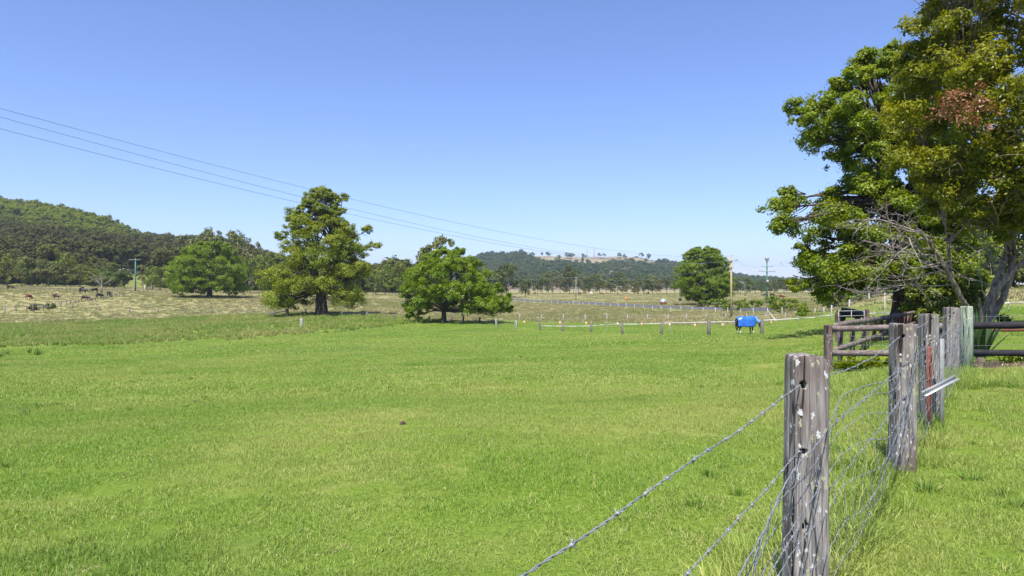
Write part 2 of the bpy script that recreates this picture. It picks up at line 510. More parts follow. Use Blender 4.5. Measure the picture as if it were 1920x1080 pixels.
def build_ground():
    n = 400
    k = math.asinh(7000 / 5.0)
    u = np.linspace(-k, k, n)
    ax = 5 * np.sinh(u)
    X, Y = np.meshgrid(ax, ax)
    Z = gz(X, Y)
    V = np.stack([X, Y, Z], -1).reshape(-1, 3)
    i = np.arange(n - 1)[:, None] * n; j = np.arange(n - 1)[None]
    F = np.stack([i + j, i + j + 1, i + n + j + 1, i + n + j], -1).reshape(-1, 4)
    mb = MB().add(V, F)
    o = mb.build('ground', ground_mat(), smooth=True)
    for nm, fn in (('dry', dry_mask), ('rough', rough_mask)):
        a = o.data.attributes.new(nm, 'FLOAT', 'POINT')
        a.data.foreach_set('value', fn(X.ravel(), Y.ravel()).astype(np.float32))
    tag(o, kind='structure')
    return o
GROUND = build_ground()

# ------------------------------------------------------------------ hills
RIDGE1 = ([-900, -400, 0, 60, 130, 200, 235, 270, 330, 400, 450, 490, 530, 600, 700, 780, 840],
          [372, 350, 371, 377, 391, 409, 428, 442, 452, 452, 460, 480, 494, 502, 512, 522, 534])
RIDGE2 = ([500, 640, 700, 760, 830, 880, 910, 960, 1000, 1060, 1110, 1160, 1200, 1230, 1270, 1330, 1400, 1480, 1600, 1800],
          [508, 505, 505, 507, 502, 490, 484, 480, 479, 480.5, 482, 480, 482, 490, 503, 513, 527, 532, 534, 536])
def hill_z(x, y, ridge, y0, y1, fall, tree):
    q = 960 + FPX * x / y
    e = (540 - np.interp(q, *ridge)) / FPX
    top = CZ + e * y1 - tree
    base = gz(x, y) - 1.5
    t = np.clip((y - y0) / (y1 - y0), 0, 1)
    t = t * (.55 + .45 * t) * (1.05 - .05 * t)
    z = base + np.maximum(top - base, 0) * t
    over = np.maximum(y - y1, 0)
    z = z - over * fall
    return z + fbm(x / 60, y / 60, 41) * 10 * sstep(0, .3, t) * (1 - sstep(.85, 1, t))

def hill1(x, y): return hill_z(x, y, RIDGE1, 300., 680., .12, 11.)
def hill2(x, y): return hill_z(x, y, RIDGE2, 900., 1700., .06, 0.)

def build_hill(name, fn, pxr, yr, nx, ny, mat):
    px = np.linspace(*pxr, nx); yy = np.linspace(*yr, ny)
    Q, Y = np.meshgrid(px, yy)
    X = (Q - 960) / FPX * Y
    V = np.stack([X, Y, fn(X, Y)], -1).reshape(-1, 3)
    i = np.arange(ny - 1)[:, None] * nx; j = np.arange(nx - 1)[None]
    F = np.stack([i + j, i + j + 1, i + nx + j + 1, i + nx + j], -1).reshape(-1, 4)
    return tag(MB().add(V, F).build(name, mat, smooth=True), kind='structure')

def soil_grass_mat(name, a, b, scale):
    m, nt, out = newmat(name)
    p = geo_pos(nt)
    c = mixc(nt, ramp(nt, noise(nt, p, scale, 5, .65), .35, .65), a, b)
    pr = N(nt, 'ShaderNodeBsdfPrincipled', i_Roughness=.95); L(nt, c, pr.inputs['Base Color'])
    pr.inputs['Specular IOR Level'].default_value = .1
    L(nt, pr.outputs[0], out.inputs['Surface']); return m
build_hill('hill', hill1, (-900, 860), (285, 1200), 150, 90, soil_grass_mat('hill_soil', (.12, .15, .035), (.22, .21, .08), .08))
build_hill('far_hill', hill2, (480, 1820), (880, 2600), 170, 90, soil_grass_mat('dry_hill_grass', (.26, .225, .15), (.17, .135, .095), .02))

# ------------------------------------------------------------------ foliage
def unit(rng, n):
    v = rng.normal(size=(n, 3)); return v / np.linalg.norm(v, axis=1)[:, None]

def leaf_quads(C, Nrm, size, rng, asp=.55, fold=.12):
    n = len(C)
    t = np.cross(Nrm, unit(rng, n)); t /= np.linalg.norm(t, axis=1)[:, None] + 1e-9
    b = np.cross(Nrm, t)
    s = (size * rng.uniform(.65, 1.35, n))[:, None]
    V = np.empty((n, 4, 3))
    V[:, 0] = C - t * s * .5; V[:, 2] = C + t * s * .5
    V[:, 1] = C + b * s * asp * .5 + Nrm * s * fold; V[:, 3] = C - b * s * asp * .5 + Nrm * s * fold
    return V.reshape(-1, 3), np.arange(n * 4).reshape(n, 4)

def crown(clumps, nsub, nleaf, size, rng, flat=.8, up=.45, asp=.6, crand=.5, subr=(.30, .46), hollow=.55):
    """clumps: list of (x,y,z,r); leaves gathered in sprays on each clump"""
    mb = MB()
    for (x, y, z, r) in clumps:
        c = np.array([x, y, z])
        d = unit(rng, nsub); d[:, 2] += .25; d /= np.linalg.norm(d, axis=1)[:, None]
        S = c + d * (r * rng.uniform(hollow, 1.0, nsub))[:, None] * np.array([1, 1, flat])
        sr = r * rng.uniform(subr[0] * .7, subr[1] * 1.2, nsub)
        k = rng.choice(nsub, nsub * nleaf, p=sr ** 2 / (sr ** 2).sum())
        e = unit(rng, len(k)) * (rng.random(len(k)) ** .5)[:, None]
        stray = rng.random(len(k)) < .10
        e[stray] *= rng.uniform(1.1, 1.9, stray.sum())[:, None]
        ell = rng.uniform(.7, 1.35, (nsub, 3)) * np.array([1, 1, .72])
        P = S[k] + e * sr[k][:, None] * ell[k]
        nr = e * .5 + d[k] * .5 + np.array([0, 0, up]) + rng.normal(size=(len(k), 3)) * .45
        nr /= np.linalg.norm(nr, axis=1)[:, None]
        cr = rng.random(); srr = rng.random(nsub)
        rnd = np.clip(crand * (.5 * cr + .5 * srr[k]) + (1 - crand) * rng.random(len(k)), 0, 1)
        V, F = leaf_quads(P, nr, size, rng, asp)
        mb.add(V, F, rnd)
    return mb

def profile_clumps(prof, px0, base_py, depth, n, rng, rf=.30, rmin=.5, deep=.92, inner=.35):
    s = depth / FPX
    prof = sorted(prof)[::-1]                     # bottom to top
    zz = np.array([(base_py - p[0]) * s for p in prof])
    LL = np.array([(px0 - p[1]) * s for p in prof]); RR = np.array([(p[2] - px0) * s for p in prof])
    zs = np.linspace(zz[0], zz[-1], 200)
    wid = np.interp(zs, zz, LL + RR)
    cdf = np.cumsum(np.maximum(wid, .2) ** 1.3); cdf /= cdf[-1]
    out = []
    for i in range(n):
        best = None
        for c in range(14):
            z = np.interp(rng.random(), cdf, zs)
            l = np.interp(z, zz, LL); r_ = np.interp(z, zz, RR)
            w = (l + r_) / 2; mid = (r_ - l) / 2
            rr = max(rmin, min(rf * w, 1.6 * rf * rmin * 6)) * rng.uniform(.75, 1.15)
            rr = min(rr, max(w * .8, rmin * .6))
            th = rng.random() * 2 * math.pi; f = math.sqrt(rng.uniform(inner, 1))
            hw = max(w - rr * .8, 0)
            x = mid + math.cos(th) * hw * f
            y = math.sin(th) * hw * f * deep
            zc = min(z, zz[-1] - rr * .6); zc = max(zc, zz[0] + rr * .35)
            dmin = min([math.dist((x, y, zc), o[:3]) / (o[3] + rr) for o in out], default=9)
            if best is None or dmin > best[0]: best = (dmin, (x, y, zc, rr))
        out.append(best[1])
    return out

def limb(p0, p1, r0, r1, rng, n=7, sag=.12, up=0.0):
    p0 = np.asarray(p0, float); p1 = np.asarray(p1, float)
    t = np.linspace(0, 1, n)[:, None]
    L_ = np.linalg.norm(p1 - p0)
    mid = (p0 + p1) / 2 + np.array([0, 0, up * L_]) + rng.normal(size=3) * sag * L_ * .4
    P = (1 - t) ** 2 * p0 + 2 * t * (1 - t) * mid + t ** 2 * p1
    P[1:-1] += rng.normal(size=(n - 2, 3)) * sag * L_ * .06
    return tube(P, r0 + (r1 - r0) * t[:, 0] ** .8, 7 if r0 > .08 else 5)

def trunk_mesh(mb, h, r, rng, lean=(0, 0), flare=1.6, sides=14):
    n = 9
    t = np.linspace(0, 1, n)
    P = np.column_stack([lean[0] * t * h, lean[1] * t * h, t * h - .25 * (1 - t)])
    rad = r * (1 + (flare - 1) * np.exp(-t * 7)) * (1 - .25 * t)
    V, F = tube(P, rad, sides)
    a = np.arctan2(V[:, 1], V[:, 0])
    k = 1 + .10 * np.sin(a * 3 + rng.random() * 6 + V[:, 2] * .6) + .06 * np.sin(a * 7 + rng.random() * 6)
    cx = np.interp(V[:, 2], P[:, 2], P[:, 0]); cy = np.interp(V[:, 2], P[:, 2], P[:, 1])
    V[:, 0] = cx + (V[:, 0] - cx) * k; V[:, 1] = cy + (V[:, 1] - cy) * k
    mb.add(V, F)

def tree_thing(name, loc, clumps, tr, th, mats, rng, nsub, nleaf, size, label=None, cat='tree', group=None, lean=(0, 0), forks=5, smooth=True, **kw):
    root = empty(name, loc)
    if label: tag(root, label, cat, group)
    tb = MB()
    trunk_mesh(tb, th, tr, rng, lean)
    top = np.array([lean[0] * th, lean[1] * th, th])
    zmax = max(c[2] for c in clumps)
    # main forks, then a limb from the nearest fork to every clump
    nodes = [(top, tr * .7)]
    for k in range(forks):
        a = 2 * math.pi * (k + rng.random() * .6) / forks
        zt = th + (zmax - th) * rng.uniform(.25, .6)
        near = [c for c in clumps if abs(c[2] - zt) < (zmax - th) * .25] or clumps
        ext = np.mean([math.hypot(c[0] - top[0], c[1] - top[1]) for c in near]) * .5
        p = np.array([top[0] + math.cos(a) * ext, top[1] + math.sin(a) * ext, zt])
        V, F = limb(top - np.array([0, 0, th * .12]), p, tr * .62, tr * .30, rng, 8, .18, .05)
        tb.add(V, F); nodes.append((p, tr * .30))
    for c in clumps:
        p = np.array(c[:3])
        cand = [(np.linalg.norm(p - n_[0]) + (4 if n_[0][2] > p[2] + 1.5 else 0), n_) for n_ in nodes]
        n_ = min(cand, key=lambda q: q[0])[1]
        V, F = limb(n_[0], p, max(n_[1] * .55, tr * .07), tr * .04, rng, 6, .2, .04)
        tb.add(V, F)
        for s in range(3):
            e = p + unit(rng, 1)[0] * c[3] * .85
            V, F = limb(p * .8 + n_[0] * .2, e, tr * .05, tr * .015, rng, 4, .2); tb.add(V, F)
    tb.build('trunk', mats[1], root, smooth)
    crown(clumps, nsub, nleaf, size, rng, **kw).build('crown', mats[0], root)
    return root

# ---- background tree library: each variant is a thing of its own, copied with obj.copy()
LIB = {}
def lib_tree(key, kind, seed):
    rng = np.random.default_rng(seed)
    if kind == 'gum':       # open-crowned gum: bare trunk, several separate clumps
        n = 15; cl = []
        for i in range(n):
            z = rng.uniform(.38, .92); w = .34 * math.sin(math.pi * min(1, (z - .2) / .85)) + .05
            a = rng.random() * 6.28; f = math.sqrt(rng.uniform(.1, 1))
            cl.append((math.cos(a) * w * f, math.sin(a) * w * f, z, rng.uniform(.09, .15)))
        args = dict(nsub=8, nleaf=26, size=.040, flat=.8)
        th, tr = .42, .016
    elif kind == 'she':     # conical, dense to low down
        n = 20; cl = []
        for i in range(n):
            z = rng.uniform(.16, .92); w = .30 * (1 - (z - .15) * .75)
            a = rng.random() * 6.28; f = math.sqrt(rng.uniform(.15, 1))
            cl.append((math.cos(a) * w * f, math.sin(a) * w * f, z, rng.uniform(.10, .15)))
        args = dict(nsub=8, nleaf=26, size=.040, flat=.9)
        th, tr = .3, .018
    else:                   # round broad crown
        n = 20; cl = []
        for i in range(n):
            z = rng.uniform(.22, .9); w = .42 * math.sqrt(max(0, 1 - ((z - .45) / .55) ** 2))
            a = rng.random() * 6.28; f = math.sqrt(rng.uniform(.2, 1))
            cl.append((math.cos(a) * w * f, math.sin(a) * w * f, z, rng.uniform(.12, .18)))
        args = dict(nsub=9, nleaf=26, size=.042, flat=.8)
        th, tr = .22, .022
    tb = MB(); trunk_mesh(tb, th, tr, rng, (rng.normal() * .03, 0), 1.4, 8)
    for c in cl:
        V, F = limb((0, 0, th * rng.uniform(.7, 1)), c[:3], tr * .4, tr * .1, rng, 5, .2); tb.add(V, F)
    return tb.mesh('trunk', M['bark_gum'], True), crown(cl, args['nsub'], args['nleaf'], args['size'], rng, flat=args['flat'])
LIBN = {'gum': 4, 'she': 3, 'round': 4}
def lib(kind, i, mat):
    key = (kind, i % LIBN[kind], mat)
    if key not in LIB:
        t, c = lib_tree(key, kind, 100 + i % LIBN[kind] * 7 + len(kind))
        LIB[key] = (t, c.mesh('crown', M[mat]))
    return LIB[key]

def bg_tree(kind, mat, px, depth, top_py, w_px, i, label, group, name='tree', base=None, sink=.2, wf=None):
    t, c = lib(kind, i, mat)
    b = at(px, depth) if base is None else base
    H = CZ + (540 - top_py) / FPX * depth - b.z
    Wm = w_px * depth / FPX
    wid = {'gum': .85, 'she': .78, 'round': 1.02}[kind]
    root = empty(name, b - Vector((0, 0, sink)), R.random() * 6.28)
    root.scale = (Wm / wid, Wm / wid, H * 1.02)
    link(bpy.data.objects.new('trunk', t), root); link(bpy.data.objects.new('crown', c), root)
    return tag(root, label, 'tree', group)

# ------------------------------------------------------------------ scatter (stuff): points + instances in one object
def scatter(name, P, rot, scl, tint, meshes, var=None, label=None, cat=None, szl=None):
    col = bpy.data.collections.new(name + '_sources')
    for k, me in enumerate(meshes):
        col.objects.link(bpy.data.objects.new('%s_source_%02d' % (name, k), me))
    me = bpy.data.meshes.new(name)
    n = len(P)
    me.vertices.add(n); me.vertices.foreach_set('co', np.asarray(P, float).ravel())
    for nm, d in (('rotz', rot), ('scl', scl), ('tint', tint), ('sclz', scl if szl is None else szl)):
        a = me.attributes.new(nm, 'FLOAT', 'POINT'); a.data.foreach_set('value', np.asarray(d, np.float32))
    a = me.attributes.new('var', 'INT', 'POINT')
    a.data.foreach_set('value', (RNG.integers(0, len(meshes), n) if var is None else var).astype(np.int32))
    for m in {mm.materials[0].name: mm.materials[0] for mm in meshes}.values(): me.materials.append(m)
    o = link(bpy.data.objects.new(name, me))
    ng = bpy.data.node_groups.new(name + '_scatter', 'GeometryNodeTree')
    ng.interface.new_socket('Geometry', in_out='INPUT', socket_type='NodeSocketGeometry')
    ng.interface.new_socket('Geometry', in_out='OUTPUT', socket_type='NodeSocketGeometry')
    gi = ng.nodes.new('NodeGroupInput'); go = ng.nodes.new('NodeGroupOutput')
    mp = ng.nodes.new('GeometryNodeMeshToPoints')
    ip = ng.nodes.new('GeometryNodeInstanceOnPoints'); ip.inputs['Pick Instance'].default_value = True
    ci = ng.nodes.new('GeometryNodeCollectionInfo'); ci.inputs['Collection'].default_value = col
    ci.inputs['Separate Children'].default_value = True; ci.inputs['Reset Children'].default_value = True
    def na(nm, t='FLOAT'):
        q = ng.nodes.new('GeometryNodeInputNamedAttribute'); q.data_type = t; q.inputs['Name'].default_value = nm
        return q.outputs['Attribute']
    cr = ng.nodes.new('ShaderNodeCombineXYZ'); cs = ng.nodes.new('ShaderNodeCombineXYZ')
    er = ng.nodes.new('FunctionNodeEulerToRotation')
    lk = ng.links.new
    lk(na('rotz'), cr.inputs['Z']); lk(cr.outputs[0], er.inputs[0]); lk(er.outputs[0], ip.inputs['Rotation'])
    s_ = na('scl'); lk(s_, cs.inputs['X']); lk(s_, cs.inputs['Y']); lk(na('sclz'), cs.inputs['Z']); lk(cs.outputs[0], ip.inputs['Scale'])
    lk(na('var', 'INT'), ip.inputs['Instance Index'])
    lk(gi.outputs[0], mp.inputs['Mesh']); lk(mp.outputs['Points'], ip.inputs['Points'])
    lk(ci.outputs[0], ip.inputs['Instance']); lk(ip.outputs[0], go.inputs[0])
    md = o.modifiers.new('scatter', 'NODES'); md.node_group = ng
    return tag(o, label, cat, kind='stuff')

def forest_meshes(mat, n, seed, size=.062, nsub=9, nleaf=24):
    out = []
    for k in range(n):
        rng = np.random.default_rng(seed + k)
        cl = []
        for i in range(9):
            z = rng.uniform(.30, .85); w = .42 * math.sqrt(max(0, 1 - ((z - .5) / .5) ** 2))
            a = rng.random() * 6.28; f = math.sqrt(rng.uniform(.1, 1))
            cl.append((math.cos(a) * w * f, math.sin(a) * w * f, z, rng.uniform(.16, .24)))
        mb = crown(cl, nsub, nleaf, size, rng, flat=.75, asp=.75)
        V, F = tube([(0, 0, -.1), (.01, 0, .35), (0, .01, .7)], [.03, .022, .01], 5); mb.add(V, F, .2)
        out.append(mb.mesh('forest_tree_%d' % k, M[mat]))
    return out

def forest(name, fn, pxr, yr, cell, mat, hts, keep, tintf, label, seed, gumf=None):
    rng = np.random.default_rng(seed)
    x0 = min((pxr[0] - 960) / FPX * y for y in yr); x1 = max((pxr[1] - 960) / FPX * y for y in yr)
    gx = np.arange(x0, x1, cell); gy = np.arange(yr[0], yr[1], cell)
    X, Y = np.meshgrid(gx, gy); X = X.ravel() + rng.uniform(-.5, .5, X.size) * cell; Y = Y.ravel() + rng.uniform(-.5, .5, Y.size) * cell
    px = 960 + FPX * X / Y
    k = (px > pxr[0]) & (px < pxr[1]) & (Y < yr[1] + 20)
    X, Y, px = X[k], Y[k], px[k]
    Z = fn(X, Y); py = 540 - (Z - CZ) / Y * FPX
    k = keep(X, Y, px, py, rng) & (Z > gz(X, Y) - .5)
    X, Y, Z, px, py = X[k], Y[k], Z[k], px[k], py[k]
    tint = np.clip(tintf(X, Y, px, py, rng), 0, 1)
    h = rng.uniform(*hts, len(X)) * (1.0 + .25 * (tint < .4))
    w = h * rng.uniform(.85, 1.3, len(X))
    return scatter(name, np.column_stack([X, Y, Z - .3]), rng.uniform(0, 6.28, len(X)), w, tint, forest_meshes(mat, 5, seed + 50), label=label, cat='forest', szl=h)

def keep1(X, Y, px, py, rng): return (rng.random(len(X)) < .97) & ~((px > 215) & (px < 305) & (Y < 395 + fbm(X / 12, Y / 12, 66) * 30))
def tint1(X, Y, px, py, rng):
    n = fbm(X / 90, Y / 90, 61, 3) * 1.7
    line = np.interp(px, [0, 60, 130, 200, 260, 300, 330, 480, 520], [432, 460, 482, 486, 474, 454, 418, 440, 470])
    up = sstep(15, -22, py - line)
    return up * .95 + n * .8 + rng.normal(size=len(X)) * .16 - .05 + .55 * sstep(455, 510, px)
forest('hill_forest', hill1, (-420, 800), (318, 730), 7.4, 'forest', (9.0, 16.0), keep1, tint1, 'dense mixed forest of brown and green crowns covering the left hill', 5)

def bare2(px, py):
    lo = np.interp(px, [985, 1010, 1060, 1110, 1160, 1200, 1250], [484, 493, 498, 501, 496, 500, 496])
    return (px > 985) & (px < 1248) & (py < lo)
def keep2(X, Y, px, py, rng):
    d = .80 + fbm(X / 120, Y / 120, 71) * .9
    patch = (fbm(X / 45, Y / 60, 73) > .20)
    p2 = (px > 1120) & (px < 1180) & (py > 514) & (py < 526)
    return (rng.random(len(X)) < d) & (~bare2(px, py) | (rng.random(len(X)) < .05)) & ~patch & ~(p2 & (rng.random(len(X)) < .75))
def tint2(X, Y, px, py, rng): return .35 + fbm(X / 100, Y / 100, 75) * 1.3 + rng.normal(size=len(X)) * .2
forest('far_hill_forest', hill2, (560, 1560), (960, 1760), 12.5, 'forest_far', (9, 15), keep2, tint2, 'blue green scrub and trees covering the far brown hill', 15)

# ------------------------------------------------------------------ tussocks and grass
def blade_patch(name, mat, n, rad, h, w, lean, seed, square=True, rbias=0.0, clump=None):
    rng = np.random.default_rng(seed)
    if clump:
        cc = rng.uniform(-rad, rad, (clump, 2))
        xy = cc[rng.integers(0, clump, n)] + rng.normal(size=(n, 2)) * rad * .12
    elif square:
        xy = rng.uniform(-rad, rad, (n, 2))
    else:
        a = rng.random(n) * 6.28; r_ = rad * rng.random(n) ** .7; xy = np.column_stack([np.cos(a) * r_, np.sin(a) * r_])
    hh = rng.uniform(*h, n); a = rng.random(n) * 6.28
    if not square and not clump:
        a = np.arctan2(xy[:, 1], xy[:, 0]) + rng.normal(size=n) * .7
    ln = np.abs(rng.normal(size=n)) * lean + .08
    d = np.column_stack([np.cos(a), np.sin(a), np.zeros(n)]); s = np.column_stack([-np.sin(a), np.cos(a), np.zeros(n)])
    th = rng.random(n) * 6.28; s2 = np.column_stack([np.cos(th), np.sin(th), np.zeros(n)]); s = .35 * s + .65 * s2; s /= np.linalg.norm(s, axis=1)[:, None] + 1e-9
    ww = (w * rng.uniform(.6, 1.3, n))[:, None]
    B = np.column_stack([xy, np.full(n, -.012)])
    Mi = B + d * (hh * ln * .35)[:, None] + np.array([0, 0, 1]) * (hh * .6)[:, None]
    T = B + d * (hh * ln)[:, None] + np.array([0, 0, 1]) * (hh * np.sqrt(np.maximum(1 - .45 * ln ** 2, .2)))[:, None]
    V = np.stack([B - s * ww, B + s * ww, Mi + s * ww * .8, Mi - s * ww * .8, T], 1).reshape(-1, 3)
    i = np.arange(n)[:, None] * 5
    rnd = np.clip(rng.random(n) + rbias, 0, 1)
    mb = MB(); mb.v.append(V); mb.n = len(V)
    mb.f.append(i + np.array([0, 1, 2, 3])); mb.a.append(rnd)
    mb.f.append(i + np.array([3, 2, 4])); mb.a.append(rnd)
    return mb.mesh(name, mat)

def grass_mat(name, a, b, straw, tintc, transl=.3):
    m, nt, out = newmat(name)
    rnd = attr(nt, 'rnd')
    col = mixc(nt, rnd, a, b)
    col = mixc(nt, ramp(nt, rnd, .86, .95), col, straw)
    col = mixc(nt, attr(nt, 'tint', 'INSTANCER'), col, tintc)
    gp = geo_pos(nt)
    lush = N(nt, 'ShaderNodeMath', operation='MULTIPLY', i_Value=.0) if False else None
    k1 = ramp(nt, noise(nt, vmap(nt, gp, (.35, .8, .35)), .55, 3, .6), .57, .85)
    col = mixc(nt, k1, col, (a[0] * .68, a[1] * .84, a[2] * .8))
    k2 = ramp(nt, noise(nt, vmap(nt, gp, (.3, 1, .3)), .22, 3, .6), .54, .78)
    col = mixc(nt, k2, col, tintc)
    pr = N(nt, 'ShaderNodeBsdfPrincipled', i_Roughness=.5)
    pr.inputs['Specular IOR Level'].default_value = .3
    L(nt, col, pr.inputs['Base Color'])
    tr = N(nt, 'ShaderNodeBsdfTranslucent'); L(nt, col, tr.inputs['Color'])
    mx = N(nt, 'ShaderNodeMixShader', i_Fac=transl)
    L(nt, pr.outputs[0], mx.inputs[1]); L(nt, tr.outputs[0], mx.inputs[2]); L(nt, mx.outputs[0], out.inputs['Surface'])
    return m
M['grass'] = grass_mat('grass_blade', (.118, .242, .020), (.280, .418, .058), (.52, .48, .21), (.40, .42, .12), .38)
M['grass_rough'] = grass_mat('rough_grass_blade', (.110, .215, .020), (.255, .355, .060), (.44, .38, .17), (.34, .34, .11), .3)
M['grass_dry'] = grass_mat('dry_grass_blade', (.180, .172, .066), (.400, .345, .185), (.56, .48, .29), (.205, .225, .075), .25)

def grid_pts(rng, test, y0, y1, cell, qmax, pad):
    ys = np.arange(y0, y1, cell); out = []
    for y in ys:
        xm = qmax * max(y, 0) + pad
        xs = np.arange(-xm, xm, cell)
        out.append(np.column_stack([xs, np.full(len(xs), y)]))
    P = np.concatenate(out); P = P + rng.uniform(-.5, .5, P.shape) * cell
    return P[test(P[:, 0], P[:, 1])]

rngg = np.random.default_rng(99)
def put_grass(name, meshes, P, scl, tint, label, sclz=None):
    Z = gz(P[:, 0], P[:, 1])
    scatter(name, np.column_stack([P, Z]), rngg.uniform(0, 6.28, len(P)), scl, np.clip(tint, 0, 1), meshes, label=label, cat='grass', szl=sclz)

green = lambda x, y: dry_mask(x, y) < .5
tintg = lambda P: .26 + .45 * np.exp(-(np.hypot(P[:, 0] - 8.5, P[:, 1] - 10.4) / 2.2) ** 2) + fbm(P[:, 0] / 2.2, P[:, 1] / 2.2, 81) * 1.1 + fbm(P[:, 0] / 9, P[:, 1] / 9, 82) * 1.2
hz = lambda P: 1 + fbm(P[:, 0] / 1.5, P[:, 1] / 1.5, 85) * 1.1 + fbm(P[:, 0] / 6, P[:, 1] / 6, 86) * .8
# short sward round the camera
pm = [blade_patch('sward_%d' % k, M['grass'], 950, .24, (.018, .056), .0021, .8, 200 + k) for k in range(4)]
bed = lambda x, y: (x > 8.35) & (y > 11.62 + .25 * np.sin(x * 1.7)) & (y < 14.1)
P = grid_pts(rngg, lambda x, y: (y > .2) & ~bed(x, y), .2, 13, .36, .95, 4)
s = rngg.uniform(.9, 1.2, len(P)); put_grass('near_grass', pm, P, s, tintg(P), 'short bright green grass of the near paddock and lawn', s * hz(P))
pm = [blade_patch('sward_mid_%d' % k, M['grass'], 820, .55, (.025, .066), .0050, .8, 210 + k) for k in range(4)]
P = grid_pts(rngg, lambda x, y: green(x, y) & ~bed(x - .3, y - .3) & ~bed(x, y) & ~(np.hypot((x - 14.3) / 1.5, (y - 24) / 2.8) < 1), 12.5, 40, .9, .92, 3)
s = rngg.uniform(.9, 1.2, len(P)); put_grass('mid_grass', pm, P, s, tintg(P), 'bright green grass over the middle of the open paddock', s * hz(P))
pm = [blade_patch('sward_far_%d' % k, M['grass'], 620, 1.5, (.04, .095), .014, .85, 220 + k) for k in range(4)]
P = grid_pts(rngg, lambda x, y: green(x, y) & (rough_mask(x, y) < .6), 39, 125, 2.5, .92, 3)
s = rngg.uniform(.9, 1.2, len(P)); put_grass('far_grass', pm, P, s, tintg(P), 'green grass at the far side of the open paddock', s * hz(P))
# longer grass in the hollow on the left
pm = [blade_patch('rough_%d' % k, M['grass_rough'], 160, .7, (.15, .42), .018, .7, 230 + k, clump=5) for k in range(4)]
P = grid_pts(rngg, lambda x, y: (rough_mask(x, y) > .35), 38, 140, 1.25, .92, 3)
s = rngg.uniform(.6, 1.2, len(P)); put_grass('hollow_grass', pm, P, s, .35 + fbm(P[:, 0] / 5, P[:, 1] / 7, 83) * 2.2, 'long uneven grass in the hollow beyond the paddock', s * (.8 + hz(P) * .4))
# dry tussocks of the back paddocks
pm = [blade_patch('tussock_%d' % k, M['grass_dry'], 150, 1.1, (.12, .36), .026, .8, 240 + k, clump=14) for k in range(5)]
P = grid_pts(rngg, lambda x, y: (dry_mask(x, y) > .4), 45, 230, 2.1, .90, 3)
s = rngg.uniform(.55, 1.15, len(P)); put_grass('pasture_tussocks', pm, P, s, .40 + fbm(P[:, 0] / 8, P[:, 1] / 12, 84) * 2.6, 'straw coloured tussock grass of the back paddocks', s * (.7 + .4 * hz(P)))
pm = [blade_patch('tussock_far_%d' % k, M['grass_dry'], 150, 2.8, (.16, .42), .06, .8, 250 + k, clump=24) for k in range(4)]
P = grid_pts(rngg, lambda x, y: (dry_mask(x, y) > .5), 230, 470, 6.0, .86, 3)
s = rngg.uniform(.55, 1.15, len(P)); put_grass('far_pasture_tussocks', pm, P, s, .35 + fbm(P[:, 0] / 20, P[:, 1] / 30, 87) * 2.2, 'pale dry grass of the farthest paddock', s * .9)

# fence line: long unmown grass and straw
FD = Vector((.6, .8, 0))
def fence_xy(s): return Vector((1.28 + .59 * s, 3.0 + .80 * s, 0))      # s metres past the first post
pm = [blade_patch('long_%d' % k, M['grass'], 80, .14, (.06, .20), .003, .7, 260 + k, square=False) for k in range(4)]
P = []
for _ in range(430):
    s_ = rngg.uniform(-3.2, 13); o_ = rngg.normal() * .17 - .16
    c_ = fence_xy(s_) + Vector((.8, -.6, 0)) * o_
    P.append((c_.x, c_.y))
for _ in range(420):
    P.append((rngg.uniform(4.5, 9.5), rngg.uniform(9.5, 16)))
P = np.array(P); P = P[(P[:, 1] < 11.5) | (P[:, 0] < 7.9)]
s = rngg.uniform(.6, 1.2, len(P)); put_grass('fence_line_grass', pm, P, s, .3 + rngg.normal(size=len(P)) * .25, 'long unmown grass along the wire fence')
pm = [blade_patch('straw_%d' % k, M['hay'], 46, .08, (.02, .06), .0024, 1.6, 270 + k, square=False) for k in range(3)]
P = []
for _ in range(110):
    s_ = rngg.uniform(-1.8, 9); c_ = fence_xy(s_) + Vector((-.8, .6, 0)) * abs(rngg.normal()) * .5
    P.append((c_.x, c_.y))
for _ in range(26):
    q = rngg.uniform(-.7, .6); y = 3.2 + 12 * rngg.random() ** 1.5; P.append((q * y, y))
P = np.array(P); put_grass('dead_grass', pm, P, rngg.uniform(.35, 1.0, len(P)), np.zeros(len(P)), 'wisps of dead straw lying in the grass by the fence')

